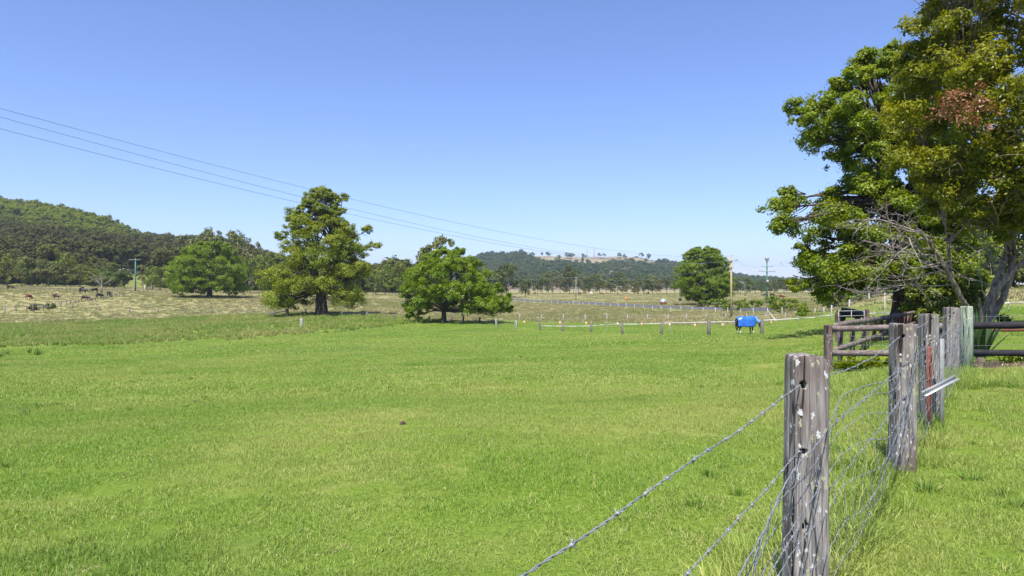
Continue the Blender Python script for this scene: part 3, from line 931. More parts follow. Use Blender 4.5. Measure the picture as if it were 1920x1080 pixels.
M['weed'] = grass_mat('weed_leaf', (.080, .185, .016), (.200, .310, .040), (.42, .36, .17), (.16, .28, .04), .35)
pm = [blade_patch('weed_%d' % k, M['weed'], 60, .07, (.06, .16), .005, .9, 290 + k, square=False) for k in range(4)]
P = []
while len(P) < 130:
    y = 3.4 + 32 * rngg.random() ** 1.3; x = rngg.uniform(-.8, .75) * y
    if fbm(np.array([x / 3.0]), np.array([y / 3.0]), 91)[0] > .06: P.append((x, y))
P = np.array(P); put_grass('paddock_weeds', pm, P, rngg.uniform(.4, .85, len(P)), rngg.random(len(P)) * .5, 'scattered darker weed tufts in the short paddock grass')
def dung(px, py, k):
    b = hit(px, py, 3, 40); rng = np.random.default_rng(700 + k); n = 16; a = np.arange(n) / n * 2 * math.pi; V = []
    for f, z in ((1.0, -.01), (.92, .010), (.6, .020), (.2, .022)):
        q = .038 * f * (1 + .22 * np.sin(a * 2 + k) + .12 * np.sin(a * 5 + 2 * k)); V.append(np.column_stack([np.cos(a) * q, np.sin(a) * q * .9, np.full(n, z) + rng.normal(size=n) * .006]))
    V = np.concatenate(V); i = np.arange(3)[:, None] * n; j = np.arange(n)[None]; kk = (j + 1) % n
    o = MB().add(V, [np.stack([i + j, i + kk, i + n + kk, i + n + j], -1).reshape(-1, 4), (np.arange(n) + 3 * n).reshape(1, -1)]).build('dung_pat', M['mulch'], None, True)
    o.location = b + Vector((0, 0, .015)); return tag(o, 'small dry brown dung pat lying in the short paddock grass', 'dung', 'dung pats in the paddock')
for k, (px, py) in enumerate([(755, 796), (366, 755)]): dung(px, py, k)

# ------------------------------------------------------------------ the large trees
def hero(name, px0, depth, prof, n, tr, th, mats, seed, label, nsub, nleaf, size, rf=.28, rmin=.5, extra=(), base=None, lean=(0, 0), forks=6, opening=0.0, **kw):
    b = at(px0, depth) if base is None else base
    rng = np.random.default_rng(seed)
    bpy_ = 540 + (CZ - b.z) / depth * FPX
    cl = profile_clumps(prof, px0, bpy_, depth, n, rng, rf, rmin)
    ext = max(math.hypot(c[0], c[1]) for c in cl); zb = min(c[2] for c in cl); zt_ = max(c[2] for c in cl)
    cl = [c for c in cl if not (c[2] < zb + (zt_ - zb) * opening and c[1] < .45 * ext and abs(c[0]) < .42 * ext)]
    s = depth / FPX
    for (px, py, r_, dy) in extra:
        cl.append(((px - px0) * s, dy, (bpy_ - py) * s, r_ * s))
    t = tree_thing(name, b - Vector((0, 0, .05)), cl, tr, th, mats, rng, nsub, nleaf, size, label, 'tree', None, lean, forks, **kw)
    return t

b2 = hit(603, 591, 100, 150)
hero('camphor_laurel', 603, b2.y, [(353, 585, 632), (366, 572, 640), (385, 566, 642), (402, 545, 648), (420, 535, 664), (440, 527, 682), (462, 520, 694), (485, 512, 697),
     (505, 500, 706), (525, 488, 709), (545, 486, 708), (562, 492, 703), (574, 515, 670)], 105, 1.05, 4.6, (M['camphor_olive'], M['bark_dark']), 21,
     'tallest tree standing in the paddock, layered olive green crown over thick dark trunk', 15, 76, .27, rf=.25, rmin=1.0, opening=.11,
     extra=[(600, 362, 18, 0), (640, 368, 12, .5), (578, 372, 13, -.5), (548, 404, 17, 0), (690, 432, 12, 0), (527, 440, 13, .4), (700, 462, 12, 0), (640, 395, 9, 0)], base=b2, forks=7, hollow=.6)
b3 = hit(832, 605, 80, 125)
hero('spreading_tree', 832, b3.y, [(465, 822, 866), (475, 806, 882), (488, 786, 896), (502, 762, 916), (520, 752, 930), (540, 748, 944), (558, 748, 958), (574, 752, 960), (585, 768, 945)],
     98, .42, 1.7, (M['bright'], M['bark_gray']), 31, 'bright green spreading tree with low forked trunk beside the paddock fence', 14, 66, .21, rf=.24, rmin=.60, opening=.15,
     extra=[(948, 560, 14, 0), (788, 588, 12, -.6), (940, 576, 14, 0), (768, 572, 14, .3), (762, 545, 14, -.4), (770, 592, 9, 0), (915, 580, 13, -.8), (800, 572, 14, -1.0), (955, 580, 9, .4)], base=b3, forks=7, hollow=.5)
b1 = hit(393, 558, 160, 260)
hero('fig_tree', 393, b1.y, [(454, 372, 422), (463, 355, 436), (478, 335, 450), (495, 322, 460), (512, 316, 464), (528, 312, 466), (540, 313, 466), (547, 322, 460)],
     100, .8, 3.2, (M['fig'], M['bark_dark']), 41, 'broad rounded dome shaped green tree with foliage almost to the ground', 14, 64, .34, rf=.24, rmin=1.1, opening=.08, base=b1, forks=6, hollow=.6)
b4 = hit(1318, 572, 150, 230)
hero('round_tree', 1318, b4.y, [(464, 1302, 1336), (473, 1288, 1352), (487, 1276, 1364), (502, 1267, 1371), (520, 1261, 1378), (537, 1260, 1384), (548, 1268, 1380), (556, 1284, 1362), (564, 1296, 1346)],
     105, .9, 2.2, (M['fig'], M['bark_dark']), 51, 'dense egg shaped dark green tree beside the road and timber power pole', 14, 62, .32, rf=.25, rmin=.95, base=b4, forks=6, hollow=.6)
# big camphor by the yard
bA = at(1705, 37)
hero('giant_camphor_laurel', 1705, 37, [(98, 1605, 1735), (125, 1570, 1760), (165, 1535, 1790), (200, 1500, 1810), (235, 1496, 1825), (262, 1515, 1835), (285, 1535, 1840), (310, 1548, 1845), (335, 1560, 1845),
     (365, 1530, 1850), (400, 1515, 1850), (440, 1510, 1850), (480, 1508, 1850), (515, 1505, 1840), (540, 1510, 1820)], 165, .80, 3.0, (M['camphor'], M['bark_dark']), 61,
     'huge spreading camphor tree with thick dark trunk behind the timber yard', 13, 88, .145, rf=.19, rmin=.62,
     extra=[(1462, 385, 30, 0), (1490, 420, 28, .5), (1455, 420, 22, -.6), (1500, 380, 26, .8), (1530, 440, 26, 0), (1480, 360, 16, .2), (1500, 220, 24, 0), (1500, 195, 20, .7), (1545, 190, 30, .5), (1610, 120, 26, 0),
            (1640, 105, 24, .6), (1520, 500, 30, -.5), (1500, 530, 22, .3), (1545, 545, 22, 0), (1510, 470, 20, .5), (1585, 160, 22, .3), (1530, 260, 22, -.3), (1570, 300, 30, .2)], base=bA, forks=9, hollow=.5, subr=(.34, .5))

# near multi-stemmed tree leaning over the lawn
def grow(mb, p, d, length, r, lvl, rng, ends, bend=.22, up=.05, split=3):
    n = 6
    P = [np.array(p, float)]; d = np.array(d, float); d /= np.linalg.norm(d)
    for k in range(n):
        d = d + rng.normal(size=3) * bend * .5 + np.array([0, 0, up * .4]); d /= np.linalg.norm(d)
        P.append(P[-1] + d * length / n)
    V, F = tube(P, np.linspace(r, r * .55, n + 1), 8 if r > .05 else (5 if r > .012 else 4), cap=lvl == 0)
    mb.add(V, F)
    if lvl == 0:
        ends.append(P[-1]); return
    for k in range(split):
        i = rng.integers(2, n + 1) if k else n
        nd = d + rng.normal(size=3) * .55
        grow(mb, P[i], nd, length * rng.uniform(.55, .8), r * (.55 if k else .6), lvl - 1, rng, ends, bend, up, split)

def near_tree():
    rng = np.random.default_rng(77)
    D = 20.0; s = D / FPX
    b = at(1843, D); root = empty('leaning_tree', b - Vector((0, 0, .05)))
    tag(root, 'pale multi stemmed tree with glossy leaves and rust brown dead sprays, behind black rails', 'tree')
    bp = 540 + (CZ - b.z) / D * FPX
    def L3(px, py, dy=0.0): return np.array([(px - 960) / FPX * (D + dy) - b.x, dy, CZ - (py - 540) / FPX * (D + dy) - b.z])
    tb = MB()
    # stems drawn up from the base
    stems = [([(1838, 612), (1825, 585), (1803, 555), (1785, 522), (1768, 488), (1745, 455), (1722, 430)], .085, .3, -.7),
             ([(1852, 612), (1852, 580), (1862, 545), (1880, 500), (1893, 450), (1905, 380), (1900, 300), (1880, 200)], .14, .0, .8),
             ([(1850, 610), (1856, 570), (1876, 530), (1905, 500), (1940, 470), (1990, 400), (2040, 330)], .11, .2, -.6),
             ([(1843, 612), (1840, 580), (1836, 556)], .085, .0, -.2),
             ([(1855, 600), (1878, 560), (1896, 510), (1900, 440), (1870, 340), (1820, 230), (1780, 120)], .11, .3, .2),
             ([(1893, 450), (1930, 380), (1980, 260), (2000, 120), (1980, 20)], .10, .5, .9),
             ([(1785, 522), (1780, 480), (1775, 430), (1762, 370), (1742, 300), (1725, 220)], .05, -.1, 1.2)]
    tips = []
    for pts, r0, dy0, dy1 in stems:
        n = len(pts); P = np.array([L3(px, py, dy0 + (dy1 - dy0) * k / (n - 1)) for k, (px, py) in enumerate(pts)])
        t = np.linspace(0, n - 1, n * 4); Q = np.column_stack([np.interp(t, np.arange(n), P[:, c]) for c in range(3)])
        Q[1:-1] = (Q[:-2] + 2 * Q[1:-1] + Q[2:]) / 4; Q[2:-2] += rng.normal(size=Q[2:-2].shape) * .012
        V, F = tube(Q, np.linspace(r0, r0 * .42, len(Q)), 10); tb.add(V, F); tips.append(Q)
    tb.build('trunk', M['bark_near'], root, True)
    # clumps of glossy leaves
    prof = [(-150, 1740, 2050), (-90, 1715, 2110), (-30, 1704, 2150), (30, 1694, 2170), (90, 1690, 2180), (150, 1668, 2180), (210, 1646, 2180), (260, 1644, 2170), (305, 1668, 2150), (345, 1698, 2110), (385, 1730, 2080), (415, 1790, 2060)]
    cl = profile_clumps(prof, 1843, bp, D, 185, rng, .17, .42, .8, .30)
    xtra = [(1890, 120, -.8), (1880, 180, -1.0), (1900, 230, -.9), (1870, 250, -.8), (1895, 300, -1.0), (1860, 320, -.9), (1905, 360, -.9), (1880, 385, -.8), (1930, 200, -.8), (1930, 300, -1.0), (1860, 140, -.9), (1840, 280, -1.1), (1900, 60, -.6), (1870, 20, -.6), (1920, 410, -.7), (1840, 380, -.9), (1885, 425, -.6)]
    for (px, py, dy) in xtra: cl.append((*L3(px, py, dy), .46))
    rust = [(1855, 215, 0, -1.5), (1825, 170, 0, -1.3), (1775, 190, 0, -1.4), (1790, 185, .1, -1.2), (1815, 225, .35, -1.5), (1800, 205, .3, -.9), (1840, 190, .3, -1.3), (1770, 215, .28, -1.0)]
    cl2 = [c for c in cl]
    lb = MB()
    for c in cl:
        p = np.array(c[:3])
        Q = tips[1 + int(rng.integers(0, 6)) % 6]; Q = min((tips[k] for k in (1, 2, 4, 5, 6)), key=lambda q: np.linalg.norm(q - p, axis=1).min())
        i = np.linalg.norm(Q - p, axis=1).argmin(); i = max(0, i - 3)
        V, F = limb(Q[i], p, .035, .010, rng, 7, .22, .02); lb.add(V, F)
        for k in range(7):
            e = p + unit(rng, 1)[0] * c[3] * rng.uniform(.7, 1.25)
            V, F = limb(Q[i] * .25 + p * .75, e, .010, .004, rng, 4, .25); lb.add(V, F)
    # twiggy, thinly leafed right-hand side
    ends = []
    for (px, py, dy, dx, dz) in [(1895, 440, .3, -.5, .9), (1900, 380, .4, .1, 1), (1905, 470, .1, .9, .4), (1880, 300, .4, -.8, .7), (1860, 330, .2, -.9, .5), (1900, 410, -.2, -.9, .6), (1910, 350, -.3, -.3, .9), (1940, 440, -.3, .6, .6), (1930, 400, 0, -.2, .9), (1880, 420, -.5, -.9, .25)]:
        grow(lb, L3(px, py, dy), (dx, -.3, dz), 1.4, .035, 3, rng, ends, .3, .05, 3)
    lb.build('branches', M['bark_near'], root, True)
    cr = crown(cl2, 12, 80, .104, rng, flat=.8, up=.5, asp=.5, hollow=.35, subr=(.3, .5))
    for e in ends:
        k = 16; P = e + rng.normal(size=(k, 3)) * .13; nr = unit(rng, k) * .7 + np.array([0, 0, .6]); nr /= np.linalg.norm(nr, axis=1)[:, None]
        V, F = leaf_quads(P, nr, .10, rng, .5); cr.add(V, F, rng.random(k))
    cr.build('crown', M['near_leaf'], root)
    rc = []
    for (px, py, r_, dy) in rust: rc.append((*L3(px, py, dy - 1.2), .46))
    o = crown(rc, 10, 13, .085, rng, flat=.8, asp=.45, hollow=.3).build('dead_spray', M['rust_leaf'], root)
    o['label'] = 'rust brown dead leaves'
    # bare grey twigs fanning out to the left
    bb = MB(); e2 = []
    for (px, py, dy, dx, dyv, dz, ln) in [(1785, 522, .0, -1, -.2, .25, 1.05), (1775, 505, .0, -1, .1, .15, 1.15), (1768, 488, -.2, -1, -.3, .20, 1.15), (1752, 465, -.3, -1, 0, .02, 1.1), (1735, 445, -.4, -1, -.2, -.05, 1.0),
                                          (1722, 430, -.6, -1, .1, .25, .95), (1790, 530, .1, -1, .3, -.02, 1.2), (1780, 515, 0, -1, -.4, .05, 1.25), (1760, 478, -.2, -1, .3, .3, .9), (1722, 430, -.6, -.9, -.2, .0, .9)]:
        grow(bb, L3(px, py, dy), (dx, dyv, dz), ln * 1.2, .026, 3, rng, e2, .30, .0, 3)
    for (px, py, dx, dz) in [(1870, 525, -.35, 1), (1866, 540, -.7, .8), (1850, 560, -.3, 1), (1885, 490, -1, .35), (1890, 470, -1, .5), (1880, 510, -1, .3), (1893, 455, -.8, .2), (1900, 480, 1, .4), (1905, 500, 1, .2), (1895, 430, -1, .1), (1880, 400, -1, .15)]:
        grow(bb, L3(px, py, -.2), (dx, -.2, dz), 1.0, .02, 2, rng, e2, .28, .05, 3)
    bb.build('bare_branches', M['twig'], root, True)
    return root
near_tree()

def leafy_shrub(name, loc, h, w, mat, seed, label, n=26, nsub=10, nleaf=40, size=.12, group=None, cat='shrub'):
    rng = np.random.default_rng(seed)
    cl = []
    for i in range(n):
        z = rng.uniform(.08, .9) * h; ww = w / 2 * math.sqrt(max(.1, 1 - (z / h) ** 2.2)); a = rng.random() * 6.28; f = math.sqrt(rng.uniform(.2, 1))
        r_ = rng.uniform(.14, .22) * min(h, w); cl.append((math.cos(a) * (ww - r_ * .5) * f, math.sin(a) * (ww - r_ * .5) * f, z, r_))
    root = empty(name, loc); tag(root, label, cat, group)
    tb = MB()
    for c in cl:
        V, F = limb((c[0] * .15, c[1] * .15, -.05), c[:3], .02 * h / 2, .006 * h / 2, rng, 5, .2); tb.add(V, F)
    tb.build('stem', M['bark_gray'], root, True)
    crown(cl, nsub, nleaf, size, rng, flat=.9, hollow=.4).build('foliage', M[mat], root)
    return root
leafy_shrub('leafy_shrub', at(1768, 31), 3.6, 3.2, 'shrub', 301, 'dense vine covered shrub between the thick dark trunk and the pale tree', 34, 11, 60, .13)
leafy_shrub('leafy_shrub', at(1820, 27), 2.2, 2.4, 'shrub', 302, 'low bright green shrub tucked behind the pale multi stemmed tree', 20, 10, 50, .12)
for i, (px, d, h, w, mt, lb) in enumerate([(1505, 84, 1.6, 2.2, 'bright', 'round bright green bush on the dry bank beneath the camphor overhang'),
                                          (1380, 150, 2.6, 7.0, 'bright', 'low green bush beside the foot of the timber power pole'),
                                          (1436, 142, 3.0, 10.0, 'fig', 'wide low green thicket at the foot of the green power pole'),
                                          (1478, 122, 2.3, 7.0, 'camphor', 'low ragged bush on the verge behind the pole brace'),
                                          (1318, 172, 1.8, 3.5, 'green_far', 'small bush in front of the dense egg shaped tree'),
                                          (1345, 165, 2.2, 9.0, 'fig', 'low green scrub between round tree and timber power pole'),
                                          (1690, 62, 1.2, 1.6, 'green_far', 'small grey green bush on the dry bank beside the thick trunk'),
                                          (94, 168, 1.3, 3.0, 'gum_dark', 'dark low bush at the end of the broken rails'),
                                          (62, 166, 1.5, 2.2, 'gum', 'brown green bush growing among the broken rails')]):
    leafy_shrub('bush', at(px, d), h, w, mt, 310 + i, lb, 26, 8, 30, .26)

for i, px in enumerate((1585, 1640, 1700, 1765, 1830, 1890, 1950, 2040)):
    leafy_shrub('bank_shrub', at(px, 79 - i * 1.2), 3.6 + (i % 3) * .5, 7.0, 'gum_dark' if i % 2 else 'fig', 340 + i, 'dense dark undergrowth shrub along the bank top, %s from the green pole side' % ['first', 'second', 'third', 'fourth', 'fifth', 'sixth', 'seventh', 'eighth'][i], 30, 8, 26, .28, group='undergrowth on the dry bank')

# ------------------------------------------------------------------ background trees
LROW = 'trees edging the cattle paddock'
def rowlab(a, b): return {'gum': a, 'gum_dark': a, 'green_far': b}
for i, (k, m_, px, d, top, w) in enumerate([
        ('gum', 'gum', -25, 262, 476, 70), ('round', 'green_far', 12, 268, 474, 62), ('gum', 'gum', 40, 262, 481, 56), ('round', 'green_far', 70, 268, 478, 52),
        ('gum', 'gum', 92, 260, 484, 62), ('round', 'green_far', 122, 266, 475, 58), ('gum', 'gum', 150, 262, 495, 50), ('round', 'green_far', 176, 264, 497, 46),
        ('gum', 'gum_dark', 199, 285, 486, 30), ('round', 'gum_dark', 214, 262, 499, 58), ('round', 'gum_dark', 233, 262, 508, 38), ('gum', 'gum', 60, 285, 482, 60), ('round', 'gum_dark', 105, 290, 487, 60)]):
    bg_tree(k, m_, px, d, top, w, i, {'gum': 'tall brown green gum tree in the row behind the grazing cattle', 'gum_dark': 'dark rounded tree in the row behind the grazing cattle',
            'green_far': 'leafy green tree in the row behind the grazing cattle'}[m_], LROW + ', ' + m_.replace('_', ' '))
for i, (k, m_, px, d, top, w, lab) in enumerate([
        ('round', 'green_far', 300, 258, 489, 52, 'dark green tree half hidden behind the dome shaped tree'),
        ('round', 'green_far', 280, 262, 497, 34, 'small green tree between the green pole and the dome shaped tree'),
        ('gum', 'gum', 268, 300, 496, 26, 'small brown gum tree by the farmhouse roof'),
        ('round', 'green_far', 470, 262, 484, 46, 'green tree in the gap between the dome shaped and tallest trees'),
        ('round', 'green_far', 492, 275, 468, 58, 'high rounded green tree seen behind the tallest tree'),
        ('gum', 'gum', 468, 330, 440, 48, 'tall dark gum tree standing above the dome shaped tree'),
        ('gum', 'gum', 420, 350, 431, 62, 'dark gum tree on the spur skyline behind the dome shaped tree'),
        ('gum', 'gum', 440, 340, 434, 56, 'broad dark gum tree at the end of the spur skyline'),
        ('gum', 'gum', 385, 352, 430, 62, 'tall gum tree crowning the spur skyline'),
        ('gum', 'gum', 350, 355, 436, 56, 'gum tree on the spur skyline nearest the main hill'),
        ('round', 'green_far', 722, 285, 496, 44, 'rounded green tree right behind the tallest tree'),
        ('round', 'green_far', 748, 300, 493, 40, 'green tree filling the gap between tallest and spreading trees'),
        ('round', 'green_far', 778, 290, 496, 42, 'green tree just behind the left of the spreading tree'),
        ('round', 'gum_dark', 705, 300, 512, 40, 'low dark tree behind the tallest tree'),
        ('gum', 'gum', 818, 165, 441, 84, 'thin crowned grey gum tree rising behind the spreading tree'),
        ('round', 'gum_dark', 950, 330, 494, 58, 'dark dense tree just beyond the spreading tree'),
        ('round', 'gum_dark', 925, 335, 500, 50, 'dark tree behind the right of the spreading tree'),
        ('round', 'gum_dark', 985, 345, 513, 34, 'single dark small tree beside the road bend')]):
    bg_tree(k, m_, px, d, top, w, i + 3, lab, None)
for i, (px, top, w, d, k) in enumerate([(1017, 509, 22, 430, 'gum'), (1036, 511, 26, 440, 'gum'), (1050, 520, 20, 455, 'gum'), (1068, 501, 34, 430, 'gum'), (1085, 514, 22, 450, 'gum'), (1098, 520, 22, 462, 'she'),
        (1112, 518, 26, 452, 'gum'), (1124, 515, 22, 465, 'she'), (1137, 521, 20, 455, 'gum'), (1158, 513, 28, 425, 'gum'), (1176, 526, 20, 450, 'gum'), (1190, 527, 20, 440, 'she'), (1207, 515, 30, 420, 'gum'),
        (1224, 518, 26, 425, 'gum'), (1238, 527, 20, 445, 'gum'), (1250, 522, 24, 420, 'gum'), (1145, 526, 22, 475, 'she'), (1060, 522, 22, 470, 'she'), (1008, 522, 18, 470, 'she'), (1197, 522, 18, 470, 'she'),
        (1028, 518, 20, 468, 'she'), (1076, 518, 20, 474, 'gum'), (1105, 522, 20, 476, 'gum'), (1168, 522, 20, 474, 'she'), (1216, 522, 22, 476, 'she'), (1232, 521, 20, 476, 'she'), (1265, 524, 22, 460, 'gum'), (1283, 526, 20, 440, 'gum')]):
    bg_tree(k, 'gum' if i % 3 else 'gum_dark', px, d, top - 3, w * 1.25, i, 'olive gum tree in the row below the far brown hill', 'gum trees below the far hill')
for i, (px, top, w, d, k) in enumerate([(1388, 518, 30, 400, 'gum'), (1401, 520, 26, 420, 'she'), (1416, 527, 26, 380, 'gum'), (1428, 523, 26, 430, 'round'), (1444, 524, 30, 410, 'round'), (1458, 526, 26, 400, 'gum'), (1470, 521, 30, 390, 'gum'),
        (1486, 523, 28, 400, 'gum'), (1505, 522, 30, 410, 'round'), (1376, 522, 26, 430, 'she'), (1530, 520, 34, 380, 'gum'), (1555, 518, 36, 380, 'round')]):
    bg_tree(k, 'gum' if i % 3 == 1 else 'gum_dark', px, d, top, w, i, 'dark gum tree in the row behind the green power pole', 'gum trees behind the green pole')
for i, (px, top, w, d) in enumerate([(1560, 500, 70, 96), (1600, 478, 80, 92), (1650, 470, 90, 96), (1700, 460, 90, 100), (1750, 455, 90, 92), (1800, 425, 110, 88), (1850, 400, 120, 84), (1900, 375, 130, 80), (1960, 370, 140, 78), (2030, 380, 140, 76), (2130, 385, 150, 76), (2240, 380, 160, 74), (2370, 385, 170, 72), (2520, 380, 180, 70)]):
    bg_tree('round', 'gum_dark' if i % 2 else 'green_far', px, d, top, w, i, 'dark dense tree in the thicket on top of the dry bank', 'thicket trees on the dry bank')
for i, (px, d, top, w) in enumerate([(1064, 1690, 473, 11), (1067, 1640, 484, 12), (1093, 1670, 476, 8), (1028, 1695, 471, 11), (1128, 1640, 485, 9), (1161, 1650, 483, 9), (1193, 1680, 481, 10), (1202, 1670, 485, 7), (1104, 1630, 489, 5),
        (1264, 1690, 489, 14), (977, 1695, 468, 11), (1000, 1695, 472, 8), (1222, 1680, 488, 7), (1110, 1620, 489, 4), (1016, 1695, 474, 7)]):
    x = (px - 960) / FPX * d
    bg_tree('round', 'gum_dark', px, d, top - 1, w * 1.25, i, 'dark round tree dotted on the bare brown hilltop', 'trees on the bare hilltop', base=Vector((x, d, float(hill2(np.array([x]), np.array([float(d)]))[0]))), sink=.6)

# bare dead tree among the cattle
def dead_tree():
    rng = np.random.default_rng(5); b = hit(190, 549, 180, 260); root = empty('dead_tree', b); mb = MB()
    V, F = tube([(0, 0, -.2), (.1, 0, 1.2), (0, .1, 2.4)], [.28, .22, .18], 8); mb.add(V, F)
    e = []
    for d in [(-.7, 0, .8), (.6, .1, 1), (0, .2, 1), (-.3, -.2, 1), (.9, 0, .5), (-.9, .1, .4)]: grow(mb, (0, .1, 2.2), d, 2.2, .12, 2, rng, e, .3, .06, 3)
    mb.build('trunk', M['twig'], root, True)
    P = np.concatenate([q + rng.normal(size=(14, 3)) * .35 for q in e]); V, F = leaf_quads(P, unit(rng, len(P)), .22, rng)
    MB().add(V, F, rng.random(len(F))).build('crown', M['green_far'], root)
    tag(root, 'half dead pale limbed tree standing among the cattle', 'tree')
dead_tree()

# ------------------------------------------------------------------ road
def ribbon(name, pts, width, mat, lift):
    P = np.array(pts, float); n = len(P)
    t = np.linspace(0, n - 1, 60); Q = np.column_stack([np.interp(t, np.arange(n), P[:, c]) for c in range(2)])
    T = np.gradient(Q, axis=0); T /= np.linalg.norm(T, axis=1)[:, None]; S = np.column_stack([-T[:, 1], T[:, 0]])
    rows = []
    zc = gz(Q[:, 0], Q[:, 1]) + lift
    for o in np.linspace(-.5, .5, 5):
        q = Q + S * o * width
        rows.append(np.column_stack([q, np.maximum(zc, gz(q[:, 0], q[:, 1]) + lift * .6)]))
    for o, dz in ((-.62, -1.2), (.62, -1.2)):
        q = Q + S * o * width; rows.insert(0 if o < 0 else len(rows), np.column_stack([q, zc + dz]))
    V = np.stack(rows, 1); k = V.shape[1]
    i = np.arange(59)[:, None] * k; j = np.arange(k - 1)[None]
    F = np.stack([i + j, i + j + 1, i + k + j + 1, i + k + j], -1).reshape(-1, 4)
    return tag(MB().add(V.reshape(-1, 3), F).build(name, mat, smooth=True), kind='structure')
road_px = [(880, 557.5), (960, 561.5), (1060, 567.5), (1140, 571.5), (1225, 576), (1300, 578.5), (1390, 580), (1480, 580)]
rp = [hit(px, py, 120, 420) for px, py in road_px]
ribbon('road', [(p.x, p.y) for p in rp], 6.0, M['asphalt'], .35)

# ------------------------------------------------------------------ far fences: one thing each, posts are parts
def square_post(h, w, seed):
    rng = np.random.default_rng(seed)
    V, F = box((0, 0, h / 2 - .2), (w, w, h + .4), bev=w * .14)
    V[:, 0] += (V[:, 2] / h) * rng.normal() * .05 * h; V[:, 1] += (V[:, 2] / h) * rng.normal() * .03 * h
    return V, F

def fence(name, label, items, mat, width=.16, wires=(.35, .7, 1.0), wire_r=.006, near=40, far=500, group=None, pos=None):
    """items: (px, base_py, height_px); every post stands on the ground seen at that pixel"""
    base = [hit(px, py, near, far) for px, py, *_ in items] if pos is None else pos
    root = empty(name, base[0]); tag(root, label, 'fence', group)
    tops = []
    for k, (it, b) in enumerate(zip(items, base)):
        h = min(max(it[2] * b.y / FPX, .75), 1.9)
        w = width * (it[3] if len(it) > 3 else 1)
        V, F = square_post(h, w, 1000 + k + len(items))
        o = MB().add(V, F).build('post', mat if len(it) < 5 else M[it[4]], root)
        o.location = b - base[0]; o.rotation_euler.z = R.uniform(-.4, .4)
        tops.append((b, h))
    for f in wires:
        mb = MB()
        pts = [b - base[0] + Vector((0, 0, h * f * .92)) for b, h in tops]
        mb.add(*tube(pts, wire_r, 4)); mb.build('wire', M['galv'], root)
    return root, tops

fence('road_fence', 'white timber post fence running along the far road', [(px, 0, 0) for px in ()] or
      [(965.5, 565, 4.5), (974, 565.5, 4.5), (983, 566, 5), (993, 566.5, 5), (1001, 567, 5), (1013, 568, 6), (1023, 569, 5), (1034.5, 570.5, 6.5), (1045.5, 570, 5.5), (1056, 570.5, 6), (1067, 571, 5.5), (1074, 571.5, 5.5),
       (1086, 571.5, 5.5), (1093, 572.5, 5.5), (1104.5, 573, 5.5), (1117, 574.5, 6), (1131, 574, 6), (1144.5, 576, 6.5), (1159, 576.5, 6.5), (1174, 576.5, 7), (1190, 577.5, 6.5), (1206, 579.5, 7), (1223, 582, 8), (1239.5, 582.5, 7.5),
       (1257, 583.5, 8), (1277, 584, 9), (1298, 585, 9), (1318.5, 586, 9), (1341, 588, 11), (1364, 587.5, 10.5), (1388, 588.5, 10.5), (1413, 589, 11), (1438.5, 589, 11), (1466.5, 590.5, 13), (1496, 591, 13), (1527, 591.5, 13), (1559, 592, 13), (1592, 592, 13), (1630, 592, 14)],
      M['white_post'], .115, near=70, far=340)
fence('paddock_fence', 'weathered timber post and wire fence behind the row of orange cones', [(974, 600, 12), (1015, 601.5, 12.5), (1056, 602, 13), (1097.5, 602, 12.5), (1137.5, 601, 11.5), (1176, 601.5, 11.5), (1214, 600.5, 11.5), (1252, 599.5, 10.5), (1287.5, 600, 11),
       (1324, 598.5, 10), (1361, 598, 10), (1400, 597, 9.5), (1435, 597, 9.5), (1473, 597, 10), (1509, 596, 11), (1545, 596, 11)], M['far_post'], .17, near=70, far=170)
fence('paddock_fence', 'old grey post and wire fence between the green paddock and the cattle', [(243, 587, 10), (297, 586, 7), (348, 587, 10), (398, 587, 8), (464, 589, 8.5), (516, 592.5, 11), (540, 594, 14, 1.3), (574, 592, 12), (641, 594, 10), (688, 594, 9), (738, 600.5, 11), (805, 602, 8),
       (847, 600, 12), (869, 606, 14), (886, 600, 11), (899, 606, 11), (931, 613, 16, 1.0, 'far_post'), (968, 617, 16, 1.0, 'far_post')], M['far_post_dark'], .24, near=60, far=190)
pr_, tp_ = fence('broken_fence', 'tumbledown grey posts with sagging rails at the edge of the cattle paddock', [(-30, 588, 15), (9, 588, 15, 1.2, 'far_post'), (30, 584, 9), (50, 585, 11), (62, 585, 15), (73, 582, 10), (81, 581, 10), (88, 581, 8), (135, 579, 7), (187, 584, 8)], M['far_post_dark'], .22, wires=(.9,), near=80, far=200)
for a, b, f0, f1 in ((0, 1, .9, .95), (1, 3, .95, .95), (3, 4, .6, .9), (4, 6, .85, .95), (5, 7, .95, .7)):
    p0, h0 = tp_[a]; p1, h1 = tp_[b]; o0 = tp_[0][0]
    MB().add(*beam(p0 - o0 + Vector((0, -.12, h0 * f0)), p1 - o0 + Vector((0, -.12, h1 * f1)), .08, .16)).build('rail', M['far_post_dark'], pr_)
fence('cattle_fence', 'dark old post fence slanting back among the cattle', [(103, 576, 8), (114, 574.5, 8), (125, 571.5, 8), (132, 570.5, 7.5), (141, 569, 6.5), (148, 568, 6.5), (168, 565, 6), (173, 564, 6), (178, 563, 6), (194, 561, 5.5), (199, 559.5, 5.5), (211, 557.5, 6), (216, 557, 7.5), (220, 556.5, 6), (224, 556, 6), (229, 555, 6), (233, 555, 8)],
      M['far_post_dark'], .22, near=120, far=260)
fence('top_fence', 'faint far fence at the foot of the gum tree row', [(px, 543 + (px - 60) * .012, 4) for px in range(60, 300, 8)], M['far_post_dark'], .2, wires=(.9,), near=200, far=262)
